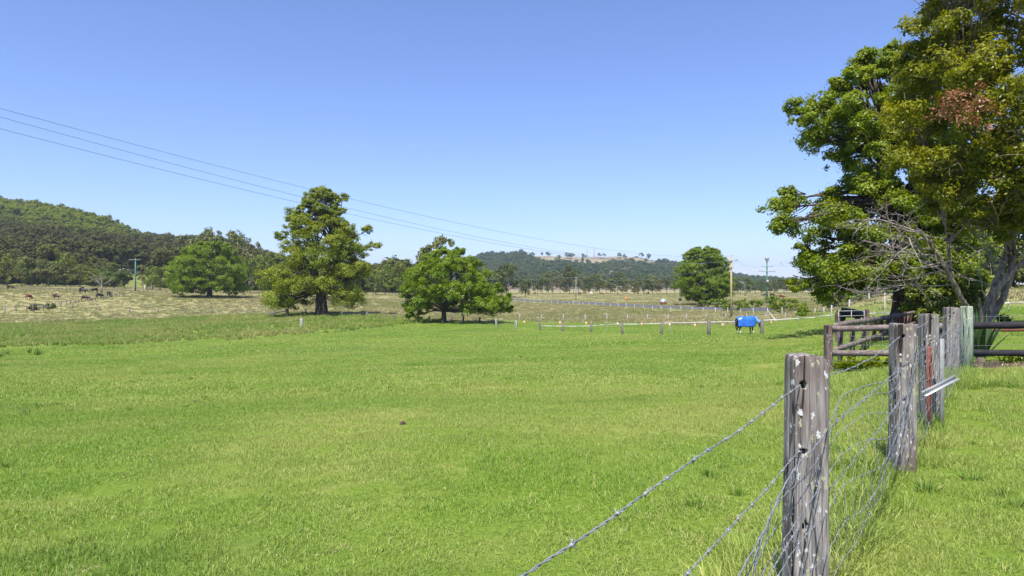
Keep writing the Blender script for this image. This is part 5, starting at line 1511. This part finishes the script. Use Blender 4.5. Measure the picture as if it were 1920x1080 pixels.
NF = empty('wire_fence', (1.28, 3.0, g1(1.28, 3.0)))
tag(NF, 'old lichen spotted timber posts with slack barbed wire and netting beside the lawn', 'fence')
O0 = Vector(NF.location)
POSTS = [(-.61, .10, 1.20, .15, .15, 'post', 505, (0, 0)), (1.285, 3.0, 1.235, .148, .150, 'post', 501, (.008, .0)), (3.20, 5.6, 1.20, .165, .16, 'post', 502, (.004, 0)), (4.74, 7.75, 1.25, .165, .16, 'post_mid', 503, (-.01, 0)), (7.58, 11.8, 1.21, .22, .17, 'post_mid', 504, (.01, 0))]
HOLES = {501: [(-.046, 1.112, .0165), (-.044, .828, .016), (-.036, .51, .017)], 502: [(-.035, 1.10, .017), (-.03, .86, .013), (-.03, .59, .014)], 503: [(-.02, 1.14, .012), (-.03, .9, .010)], 504: [(.0, 1.1, .014)]}
PZ = []
for x, y, h, w, d, mt, sd, ln in POSTS:
    gzv = g1(x, y); top = CZ - .293 if sd != 504 else CZ - .335
    h = top - gzv
    hs = [(a, h - (1.235 - b) if sd == 501 else h - (1.20 - b), c) for a, b, c in HOLES.get(sd, [])]
    o = wood_post('post', w, d, h, M[mt], sd, NF, holes=(), lean=ln, taper=.09 if sd == 501 else .03, notch=.28 if sd == 501 else .08, rows=70)
    PZ.append((x, y, gzv, h))
    o.location = Vector((x, y, gzv)) - O0
    o.rotation_euler.z = {501: .02, 502: -.05, 503: .06, 504: -.10, 505: .0}[sd]
    if hs:
        o.location = (0, 0, 0); rz = o.rotation_euler.z; o.rotation_euler.z = 0
        cb = MB()
        for (hx, hz_, hr) in hs:
            a = np.arange(14) / 14 * 2 * math.pi; rr = hr * (1 + .2 * np.sin(a * 2 + hz_ * 50) + .1 * np.sin(a * 5))
            c0_ = np.column_stack([hx + ln[0] * hz_ + np.cos(a) * rr, np.full(14, -d), hz_ + np.sin(a) * rr]); c1_ = c0_.copy(); c1_[:, 1] = d
            jj = np.arange(14); k2 = (jj + 1) % 14
            cb.add(np.concatenate([c0_, c1_]), [np.column_stack([14 + jj, 14 + k2, k2, jj]), np.arange(14).reshape(1, -1), (np.arange(14) + 14)[::-1].reshape(1, -1)])
        cut = bpy.data.objects.new('cutter', cb.mesh('cutter', M[mt])); COL.objects.link(cut); cut.parent = NF
        md = o.modifiers.new('holes', 'BOOLEAN'); md.object = cut; md.solver = 'EXACT'; md.operation = 'DIFFERENCE'
        bpy.context.view_layer.update()
        me = bpy.data.meshes.new_from_object(o.evaluated_get(bpy.context.evaluated_depsgraph_get()))
        o.modifiers.clear(); o.data = me; bpy.data.objects.remove(cut, do_unlink=True)
        o.location = Vector((x, y, gzv)) - O0; o.rotation_euler.z = rz
# treated round strainer
gx, gy = 8.12, 12.2; gzv = g1(gx, gy); hgt = CZ - .325 - gzv
o = MB().add(*tube([(0, 0, -.3), (0, 0, hgt * .5), (0, 0, hgt - .02), (0, 0, hgt)], [.105, .103, .10, .09], 20)).build('round_strainer_post', M['green_pole'], NF, True); o.location = Vector((gx, gy, gzv)) - O0
o['label'] = 'pale green treated round post'
# rusty star picket and flat steel strip by the third post
px_, py_ = 4.44, 7.25; gq = g1(px_, py_)
hh = CZ - .62 - gq
mb = MB()
for a in (.5, 2.6, 4.7):
    V, F = box((.016, 0, hh / 2 - .15), (.032, .006, hh + .3), bev=0); c_, s_2 = math.cos(a), math.sin(a); Rm = np.array([[c_, -s_2, 0], [s_2, c_, 0], [0, 0, 1]]); mb.add(V @ Rm.T, F)
o = mb.build('star_picket', M['rust'], NF); o.location = Vector((px_, py_, gq)) - O0; o['label'] = 'rust red steel star picket'
mb = MB().add(*box((0, 0, (CZ - .55 - gq) / 2), (.045, .02, CZ - .55 - gq), bev=.003)); o = mb.build('steel_strip', M['steel_grey'], NF); o.location = Vector((4.66, 7.40, gq)) - O0

def strand(P, r, seed, sides=4): return tube(P, r, sides, False)
def path_pts(ctrl, step=.03):
    C = np.array(ctrl, float); seg = np.concatenate([[0], np.cumsum(np.linalg.norm(np.diff(C, axis=0), axis=1))]); t = np.arange(0, seg[-1], step)
    # smooth (Catmull-Rom like) interpolation through the control points
    out = []
    for c in range(3):
        m_ = np.gradient(C[:, c], seg); k = np.clip(np.searchsorted(seg, t, 'right') - 1, 0, len(seg) - 2); h = seg[k + 1] - seg[k]; u = (t - seg[k]) / h
        out.append((2 * u ** 3 - 3 * u ** 2 + 1) * C[k, c] + (u ** 3 - 2 * u ** 2 + u) * h * m_[k] + (-2 * u ** 3 + 3 * u ** 2) * C[k + 1, c] + (u ** 3 - u ** 2) * h * m_[k + 1])
    return np.column_stack(out)
def barbed(ctrl, seed, name='barbed_wire'):
    rng = np.random.default_rng(seed)
    P = path_pts(ctrl, .012)
    P[:, 2] += fbm(np.arange(len(P)) * .03, np.zeros(len(P)), seed) * .012
    T = np.gradient(P, axis=0); T /= np.linalg.norm(T, axis=1)[:, None]
    U = np.cross(T, [0, 0, 1.]); U /= np.linalg.norm(U, axis=1)[:, None]; W = np.cross(T, U)
    a = np.arange(len(P)) * .9
    mb = MB()
    for ph in (0, math.pi):
        Q = P + (U * np.cos(a + ph)[:, None] + W * np.sin(a + ph)[:, None]) * .0019
        mb.add(*tube(Q, .0016, 4, False))
    for i in range(6, len(P) - 6, 13):
        j = i + int(rng.integers(-2, 3)); p = P[j]
        mb.add(*tube([p - T[j] * .006, p + T[j] * .006], .0042, 6))
        for k in range(2):
            ang = rng.random() * 3.14; d = U[j] * math.cos(ang) + W[j] * math.sin(ang)
            mb.add(*tube([p - d * .012 + T[j] * (.004 if k else -.004), p + d * .012 + T[j] * (.004 if k else -.004)], [.0007, .0013, ][::1] if False else .0011, 4))
    return mb.build(name, M['galv'], NF)
def lp(p): return np.array(p) - np.array(O0)
PP = [np.array([x, y, CZ]) for x, y, *_ in POSTS]
for k, (d0, d1, d2, d3, d4) in enumerate([(.44, .417, .385, .37, .45), (.69, .70, .64, .62, .72), (1.0, 1.02, .90, .92, 1.0)]):
    drops = (d0, d1, d2, d3, d4); ctrl = []
    for q in range(5):
        p = PP[q] - np.array([0, 0, drops[q]]); ctrl.append(p)
        if q < 4:
            nx_ = PP[q + 1] - np.array([0, 0, drops[q + 1]])
            for f in (.25, .5, .75): ctrl.append(p * (1 - f) + nx_ * f - np.array([0, 0, .10 * f * (1 - f) * (2 if k == 0 and q == 1 else .6)]))
    barbed([lp(c) for c in ctrl], 600 + k)

# slack ringlock netting hung on the lawn side
SIDE = np.array([.8, -.6, 0]); LN = 16.2
def net_xy(s):
    return np.array([-.80 + .59 * s, .15 + .807 * s]) if s > 3.53 else np.array([1.283 - .537 * (3.53 - s), 2.999 - .844 * (3.53 - s)])
def net_top(s):      # drop of the top wire below the camera
    return np.interp(s, [0, 1.6, 2.05, 2.5, 3.1, 3.5, 3.85, 4.4, 5.0, 5.6, 6.2, 6.7, 7.5, 8.5, 9.6, 10.6, 12, 14.5, 16.2], [.70, .70, .66, .63, .62, .60, .515, .52, .575, .585, .55, .47, .56, .60, .50, .58, .60, .5, .5])
def net_pt(s, k, rng_off=0.0):
    gaps = [0, .085, .185, .30, .43, .58, .74]
    bunch = 1 - .30 * math.exp(-((s - 2.6) / .8) ** 2) - .22 * math.exp(-((s - 5.9) / .7) ** 2)
    drop = float(net_top(s)) + gaps[k] * bunch + .028 * math.sin(s * 2.0 + k * 1.1) * (k > 0) + .007 * math.sin(s * 6.1 + k * 1.3)
    off = .105 + .05 * math.sin(s * 1.3 + k * .35) * math.sin(k * .5 + .3) + .008 * math.sin(s * 4 + k * .6)
    b = net_xy(s); p = np.array([b[0], b[1], CZ - drop]) + SIDE * off
    gzz = g1(p[0], p[1]) + .02
    if p[2] < gzz: p[2] = gzz
    return p
for k in range(7):
    ss = np.arange(0, LN, .025); P = np.array([net_pt(s, k) for s in ss])
    P[:, 2] += .0025 * np.sin(ss * 41)
    mb = MB().add(*tube(P - np.array(O0), .00165 if k else .0022, 4, False))
    for s in np.arange(.05, LN, .152):
        p = net_pt(s, k) - np.array(O0); mb.add(*tube([p - np.array([.005, .0066, 0]), p + np.array([.005, .0066, 0])], .0036, 5))
    mb.build('netting_wire', M['galv'], NF)
rs = np.random.default_rng(3)
for q, s in enumerate(np.arange(.05, LN, .152)):
    ctrl = []
    sh_ = 0
    for k in range(7):
        p = net_pt(s + sh_, k); ctrl.append(p); sh_ += rs.normal() * .004 + .006 * math.sin(s * 1.7)
        if k < 6:
            p2 = net_pt(s + sh_, k + 1); ctrl.append((p + p2) / 2 + SIDE * rs.normal() * .008 + np.array([.59, .807, 0]) * rs.normal() * .005)
    P = path_pts([c - np.array(O0) for c in ctrl], .03)
    if len(P) > 2: MB().add(*tube(P, .00135, 4, False)).build('stay_wire', M['galv'], NF)

# loose galvanised angle caught in the wires
p0 = Vector(((1733 - 960) / FPX * 6.75, 6.75, CZ - (742 - 540) / FPX * 6.75)); p1 = Vector(((1796 - 960) / FPX * 7.0, 7.0, CZ - (710 - 540) / FPX * 7.0))
ab = empty('steel_angle', (p0 + p1) / 2); tag(ab, 'short loose galvanised steel angle lying caught in the fence wires', 'steel bar')
c_ = (p0 + p1) / 2
MB().add(*beam(p0 - c_, p1 - c_, .045, .004, bev=0)).build('lower_flange', M['galv_bar'], ab); MB().add(*beam(p0 - c_ + Vector((-.012, .02, .02)), p1 - c_ + Vector((-.012, .02, .02)), .004, .04, bev=0)).build('upper_flange', M['steel_grey'], ab)

# ------------------------------------------------------------------ timber yard
def P3(px, py, d): return Vector(((px - 960) / FPX * d, d, CZ - (py - 540) / FPX * d))
YF = at(1553, 15.5); yr = empty('yard_fence', YF); tag(yr, 'brown two rail timber fence panel at the near side of the yard', 'fence')
def ypost(root, O, p, top, w, mat, seed, name='post'):
    h = top - p.z; o = wood_post(name, w, w, h, mat, seed, root, taper=.02, rows=24, rough=.7); o.location = p - O; o.rotation_euler.z = R.uniform(-.15, .15); return o
ypost(yr, YF, YF, P3(1553, 609, 15.5).z, .155, M['rail_post'], 520)
pe = at(1768, 14.1); ypost(yr, YF, pe, P3(1768, 604, 14.1).z, .15, M['rail_post'], 521)
def plank(root, O, a, b, th, h, mat, seed, name='rail'):
    """weathered rail: slightly bowed, uneven edges; lies along local X so the grain runs with it"""
    rng = np.random.default_rng(seed); d = b - a; Lr = d.length; n = 14
    xs = np.linspace(0, Lr, n); V = []
    bow = rng.normal() * .012
    for i, x in enumerate(xs):
        k = math.sin(math.pi * i / (n - 1)) * bow; e = rng.normal(size=4) * .004
        V += [(x, -th / 2, -h / 2 + k + e[0]), (x, th / 2, -h / 2 + k + e[1]), (x, th / 2, h / 2 + k + e[2]), (x, -th / 2, h / 2 + k + e[3])]
    F = [[i * 4 + j, i * 4 + (j + 1) % 4, i * 4 + 4 + (j + 1) % 4, i * 4 + 4 + j] for i in range(n - 1) for j in range(4)]
    mb = MB().add(V, [np.array(F), np.array([[3, 2, 1, 0]]), np.array([[0, 1, 2, 3]]) + (n - 1) * 4])
    o = mb.build(name, mat, root); o.location = a - O
    dn = d.normalized(); o.rotation_euler = (0, -math.asin(dn.z), math.atan2(dn.y, dn.x)); return o
plank(yr, YF, P3(1561, 617, 15.42), P3(1775, 612.5, 13.95), .045, .13, M['rail'], 1)
plank(yr, YF, P3(1561, 662.5, 15.42), P3(1775, 662.5, 13.95), .045, .13, M['rail'], 2)
for k, py in enumerate((630, 646, 676, 692)):
    MB().add(*tube([P3(1556, py, 15.40) - YF, P3(1770, py + 3, 14.0) - YF], .0028, 4)).build('wire', M['galv'], yr)
for k in range(9):
    px = 1566 + k * 22; d = 15.36 - .148 * k
    MB().add(*tube([P3(px, 628, d) - YF, P3(px, 694, d) - YF], .002, 4)).build('mesh_wire', M['galv'], yr)

# long side of the yard receding from the corner
A0 = Vector((P3(1566, 0, 16).x, 16.0, 0)); A1 = Vector((P3(1738, 0, 37).x, 37.0, 0))
yo = Vector((A0.x, A0.y, g1(A0.x, A0.y))); ys = empty('yard_fence', yo); tag(ys, 'long brown picketed timber fence running back along the yard', 'fence')
def yl(t, py0, py1):
    # straight rail whose ends are seen at py0 and py1
    p = A0.lerp(A1, t); z0 = CZ - (py0 - 540) / FPX * 16; z1 = CZ - (py1 - 540) / FPX * 37; p.z = z0 + (z1 - z0) * t; return p
def sag(t): return -.10 * math.sin(math.pi * min(1, t * 1.05)) * 0
segs = [0, .18, .38, .6, .8, 1.0]
for a, b in zip(segs[:-1], segs[1:]):
    plank(ys, yo, yl(a, 612, 582), yl(b, 612, 582), .05, .15, M['rail'], int(a * 100) + 3, 'rail')
    plank(ys, yo, yl(a, 657, 598.5), yl(b, 657, 598.5), .05, .13, M['rail'], int(a * 100) + 43, 'rail')
inner = Vector((.8, -.57, 0)) * -.09
for k, px in enumerate([1583, 1605, 1626, 1645, 1658, 1670, 1680, 1688, 1695, 1702, 1708, 1714, 1719, 1724, 1729, 1733.5, 1738]):
    q = (px - 960) / FPX; d = (q * A0.y - A0.x) / ((A1.x - A0.x) - q * (A1.y - A0.y)); p = A0.lerp(A1, d) + inner
    gzv = g1(p.x, p.y); top = yl(d, 612, 582).z + (.03 if k % 3 else .08)
    o = MB().add(*box((0, 0, (top - gzv) / 2 - .1), (.11, .10, top - gzv + .2), bev=.012)).build('picket' if k % 4 else 'post', M['picket'] if k % 4 in (3, 0, 1) and k > 1 else M['rail_post'], ys)
    o.location = Vector((p.x, p.y, gzv)) - yo; o.rotation_euler.z = .62
# crossing rails at the far end
fe = A1; cr = empty('yard_fence', (fe.x, fe.y, g1(fe.x, fe.y))); tag(cr, 'short far cross fence closing the back of the yard', 'fence')
co = Vector(cr.location)
for py in (580, 594): plank(cr, co, P3(1736, py, 37.2), P3(1800, py + 1, 33), .05, .13, M['rail'], py)
for px, d in ((1742, 36.9), (1770, 35), (1798, 33.1)):
    p = at(px, d); ypost(cr, co, p, P3(px, 577, d).z, .14, M['rail_post'], 530 + px)

# tube gate in front of the black horse
gd = 30.0; g0 = at(1566, gd); g1_ = at(1628, gd)
gt = empty('metal_gate', g0); tag(gt, 'small grey tube gate between two timber posts in front of the black horse', 'gate')
zt = P3(1566, 583.5, gd).z - g0.z; w_ = (g1_ - g0).length - .35
for z in (zt, zt - .22, zt - .5, zt - .8): MB().add(*tube([Vector((.15, 0, z)), Vector((.15 + w_, 0, z + .03))], .016, 8)).build('bar', M['steel_grey'], gt, True)
for x in (.15, .15 + w_ * .5, .15 + w_): MB().add(*tube([Vector((x, 0, zt - .82)), Vector((x, 0, zt + .05))], .017, 8)).build('upright', M['steel_grey'], gt, True)
for k, (p, py) in enumerate(((at(1573, gd), 586), (g1_, 580))):
    h = P3(0, py, gd).z - p.z; o = wood_post('gate_post', .17, .17, h, M['rail_post'], 540 + k, gt, rows=20, rough=.6); o.location = p - g0 + Vector((0, .12, 0))
g3 = at(1659, 50); gw = empty('metal_gate', g3); tag(gw, 'white tube gate beside the thick camphor trunk', 'gate')
for z in (1.0, .6): MB().add(*tube([Vector((0, 0, z + 1.1)), Vector((1.5, 0, z + 1.1))], .03, 6)).build('bar', M['white_post'], gw, True)
for x in (0, .75, 1.5): MB().add(*tube([Vector((x, 0, -.1)), Vector((x, 0, 2.2))], .035, 6)).build('upright', M['white_post'], gw, True)

# black stained rails running right from the round strainer
br = Vector((8.2, 12.35, g1(8.2, 12.35))); bk = empty('black_rail_fence', br); tag(bk, 'black stained two rail fence in front of the pale multi stemmed tree', 'fence')
for py, h in ((611, .125), (661, .115)):
    plank(bk, br, P3(1806, py, 12.35), P3(1806, py, 12.35) + Vector((3.6, .0, .01)), .05, h, M['dark_rail'], py)
    plank(bk, br, P3(1806, py, 12.35) + Vector((3.6, .0, .01)), P3(1806, py, 12.35) + Vector((7.2, .1, .03)), .05, h, M['dark_rail'], py + 1)
for x in (11.82, 15.4): p = Vector((x, 12.47, g1(x, 12.47))); ypost(bk, br, p, P3(0, 600, 12.4).z, .14, M['dark_rail'], int(x * 9))
for k, z in enumerate(np.linspace(.12, 1.0, 6)): MB().add(*tube([Vector((0, .06, z - .05)), Vector((7, .12, z))], .0022, 4)).build('wire', M['galv'], bk)
for k in range(30): MB().add(*tube([Vector((.2 + k * .23, .06, .0)), Vector((.2 + k * .23, .06, 1.0))], .0016, 4)).build('mesh_wire', M['galv'], bk)
# reddish rail of the garden bed behind
rb = at(1850, 14.4); rr_ = empty('garden_rail', rb); tag(rr_, 'thin red brown timber rail just behind the black rails', 'rail'); 
plank(rr_, rb, P3(1812, 619.5, 14.4), P3(1812, 619.5, 14.4) + Vector((6, .2, 0)), .04, .05, M['picket'], 91)
for x in (9.9, 13.2, 15.8): 
    V, F = box((0, 0, 0), (.07, .07, 1.0), bev=.01); o = MB().add(V, F).build('stake', M['picket'], rr_); q = Vector((x, 14.47, P3(0, 619.5, 14.4).z - .49)); o.location = q - rb

# ------------------------------------------------------------------ strap and sword leaved plants, mulch bed
def strap_leaf(Lh, w, lean, droop, rng, n=7, fold=.25):
    t = np.linspace(0, 1, n); x = lean * Lh * t + droop * Lh * t ** 2 * .6; z = Lh * t * (1 - .35 * lean) - droop * Lh * t ** 2.2 * .75
    ww = w * np.sin(np.pi * (.12 + .88 * t)) ** .6 * (1 - t ** 6)
    V = np.concatenate([np.column_stack([x, -ww / 2, z + ww * fold]), np.column_stack([x, 0 * x, z]), np.column_stack([x, ww / 2, z + ww * fold])])
    F = [[i, i + n, i + n + 1, i + 1] for i in range(n - 1)] + [[i + n, i + 2 * n, i + 2 * n + 1, i + n + 1] for i in range(n - 1)]
    return V, np.array(F)
def rotz(V, a): c, s = math.cos(a), math.sin(a); return np.asarray(V) @ np.array([[c, s, 0], [-s, c, 0], [0, 0, 1]])
for q, (px, d, lab) in enumerate([(1600, 15.9, 'clump of arching strap leaves under the yard rails, beside the end post'), (1622, 15.8, 'clump of arching strap leaves under the middle of the yard rails'), (1645, 15.7, 'clump of arching strap leaves under the yard rails, next to the lichen post')]):
    rng = np.random.default_rng(400 + q); root = empty('strap_leaf_plant', at(px, d)); tag(root, lab, 'plant', 'strap leaved clumps under the yard rails'); mb = MB()
    for k in range(110):
        V, F = strap_leaf(rng.uniform(.40, .70), .048, rng.uniform(.1, .9), rng.uniform(.2, .9), rng, 6); V = rotz(V, rng.random() * 6.28) + np.array([rng.normal() * .13, rng.normal() * .1, 0]); mb.add(V, F, rng.random())
    mb.build('leaves', M['strap'], root, True)
    MB().add(*tube([(0, 0, -.05), (0, 0, .06)], [.12, .05], 8)).build('crown_base', M['strap'], root, True)
yc = at(1838, 13.6); yu = empty('sword_leaf_plant', yc); tag(yu, 'tall dark sword leaved plant standing behind the black rails', 'plant')
rng = np.random.default_rng(44)
for k in range(26):
    V, F = strap_leaf(rng.uniform(.85, 1.25), .10, abs(rng.normal()) * .38, rng.uniform(0, .12), rng, 7, .3)
    V = rotz(V, k * 2.4 + rng.normal() * .3); o = MB().add(V, F, rng.random()).build('leaf', M['sword'], yu, True); o.location.z = .0
MB().add(*tube([(0, 0, -.1), (0, 0, .14)], [.11, .07], 10)).build('stem', M['bark_gray'], yu, True)
yc2 = at(1908, 12.9); y2 = empty('strap_leaf_plant', yc2); tag(y2, 'low dark strap leaved plant beneath the black rails in the mulch', 'plant'); mb = MB()
for k in range(90): V, F = strap_leaf(rng.uniform(.3, .55), .03, rng.uniform(.1, .9), rng.uniform(.2, .8), rng, 6); mb.add(rotz(V, rng.random() * 6.28) + np.array([rng.normal() * .12, rng.normal() * .08, 0]), F, rng.random() * .5)
mb.build('leaves', M['strap'], y2, True); MB().add(*tube([(0, 0, -.05), (0, 0, .06)], [.12, .05], 8)).build('crown_base', M['strap'], y2, True)
def mulch_bed():
    n = 40; xs = np.linspace(8.3, 16, n); V = []; wv = 7
    for i, x in enumerate(xs):
        y0 = 11.55 + .25 * math.sin(x * 1.7) + .12 * math.sin(x * 4.1); y1 = 14.1 + .2 * math.sin(x * 1.3)
        for j in range(wv):
            y = y0 + (y1 - y0) * j / (wv - 1); e = min(j, wv - 1 - j, i, n - 1 - i)
            V.append((x, y, g1(x, y) + (.035 if e else -.04) + R.uniform(-.008, .008)))
    F = [[i * wv + j, (i + 1) * wv + j, (i + 1) * wv + j + 1, i * wv + j + 1] for i in range(n - 1) for j in range(wv - 1)]
    return tag(MB().add(V, np.array(F)).build('mulch_bed', M['mulch'], None, True), 'dark mulch bed under the black rails', 'garden bed', kind='structure')
mulch_bed()
# dead needles and straw lying on the bed
pm = [blade_patch('litter_%d' % k, M['hay'], 80, .22, (.02, .05), .004, 3.0, 280 + k) for k in range(3)]
P = np.column_stack([rngg.uniform(8.4, 13, 34), 11.6 + rngg.random(34) ** 1.5 * 2.0])
scatter('leaf_litter', np.column_stack([P, gz(P[:, 0], P[:, 1]) + .04]), rngg.uniform(0, 6.28, len(P)), rngg.uniform(.6, 1.2, len(P)), np.zeros(len(P)), pm, label='dry brown leaf litter on the mulch bed', cat='leaf litter')
# patch of bare soil in the yard
n = 26; a = np.linspace(0, 2 * math.pi, n, endpoint=False); cx, cy = at(1722, 24).x, 24.0
def patch(name, cx, cy, rx, ry, mat):
    V = [(cx, cy, g1(cx, cy) + .03)]
    for f in (.5, 1.0):
        for q in a:
            k = f * (1 + .15 * math.sin(q * 3 + 1) + .08 * math.sin(q * 7)); x, y = cx + math.cos(q) * rx * k, cy + math.sin(q) * ry * k; V.append((x, y, g1(x, y) + (.03 if f < 1 else .0)))
    T = [[0, 1 + i, 1 + (i + 1) % n] for i in range(n)]; Q = [[1 + i, 1 + n + i, 1 + n + (i + 1) % n, 1 + (i + 1) % n] for i in range(n)]
    return tag(MB().add(V, [np.array(T), np.array(Q)]).build(name, mat, None, True), kind='structure')
patch('bare_soil', cx, cy, 1.6, 3.0, M['soil'])

# ------------------------------------------------------------------ labels: number repeats off from something one can find
ORD = ['first', 'second', 'third', 'fourth', 'fifth', 'sixth', 'seventh', 'eighth', 'ninth', 'tenth', 'eleventh', 'twelfth', 'thirteenth', 'fourteenth', 'fifteenth', 'sixteenth']
def bearing(o): return o.location.x / o.location.y
def number_off(group, key, fmt, sel=None):
    obs = [o for o in COL.objects if o.parent is None and o.get('group') == group and (sel is None or sel(o))]
    obs.sort(key=key)
    for k, o in enumerate(obs): o['label'] = fmt % ORD[min(k, 15)]
number_off('gum trees below the far hill', lambda o: -bearing(o), 'olive gum in the front row below the hill, %s from the egg shaped tree', lambda o: o.location.y < 458)
number_off('gum trees below the far hill', lambda o: -bearing(o), 'olive gum in the back row below the hill, %s from the egg shaped tree', lambda o: o.location.y >= 458)
number_off('gum trees behind the green pole', lambda o: bearing(o), 'dark gum tree behind the green power pole, %s counting from the timber pole')
number_off('thicket trees on the dry bank', lambda o: bearing(o), 'dark dense tree in the thicket on the bank, %s from the green pole side')
number_off('trees on the bare hilltop', lambda o: abs(bearing(o) - (1114 - 960) / FPX), 'dark round tree on the bare brown hilltop, %s nearest the red and white mast')
for g_, w_ in (('gum', 'tall brown green gum tree'), ('gum dark', 'dark rounded tree'), ('green far', 'leafy green tree')):
    number_off(LROW + ', ' + g_, lambda o: -bearing(o), w_ + ' behind the cattle, %s of its kind from the green pole')
number_off('row of marker cones', lambda o: -bearing(o), 'small orange and white cone, %s in the row from the blue rugged horse')
number_off('far cattle by the tree row', lambda o: -bearing(o), 'far cow grazing by the gum rows, %s counting from the green pole')

# ------------------------------------------------------------------ air: one closed box of thin haze round everything
hm, hnt, hout = newmat('thin_haze')
pv = N(hnt, 'ShaderNodeVolumePrincipled')
pv.inputs['Color'].default_value = (.70, .82, 1.0, 1)
pv.inputs['Density'].default_value = 0.00012
pv.inputs['Anisotropy'].default_value = 0.2
L(hnt, pv.outputs[0], hout.inputs['Volume'])
hz_o = MB().add(*box((0, 0, 0), (14400, 14400, 300))).build('haze', hm)
hz_o.location = (0, 0, 300 / 2 - 14)
tag(hz_o, kind='stuff'); hz_o['label'] = 'thin blue haze filling the air over the paddocks'; hz_o['category'] = 'haze'
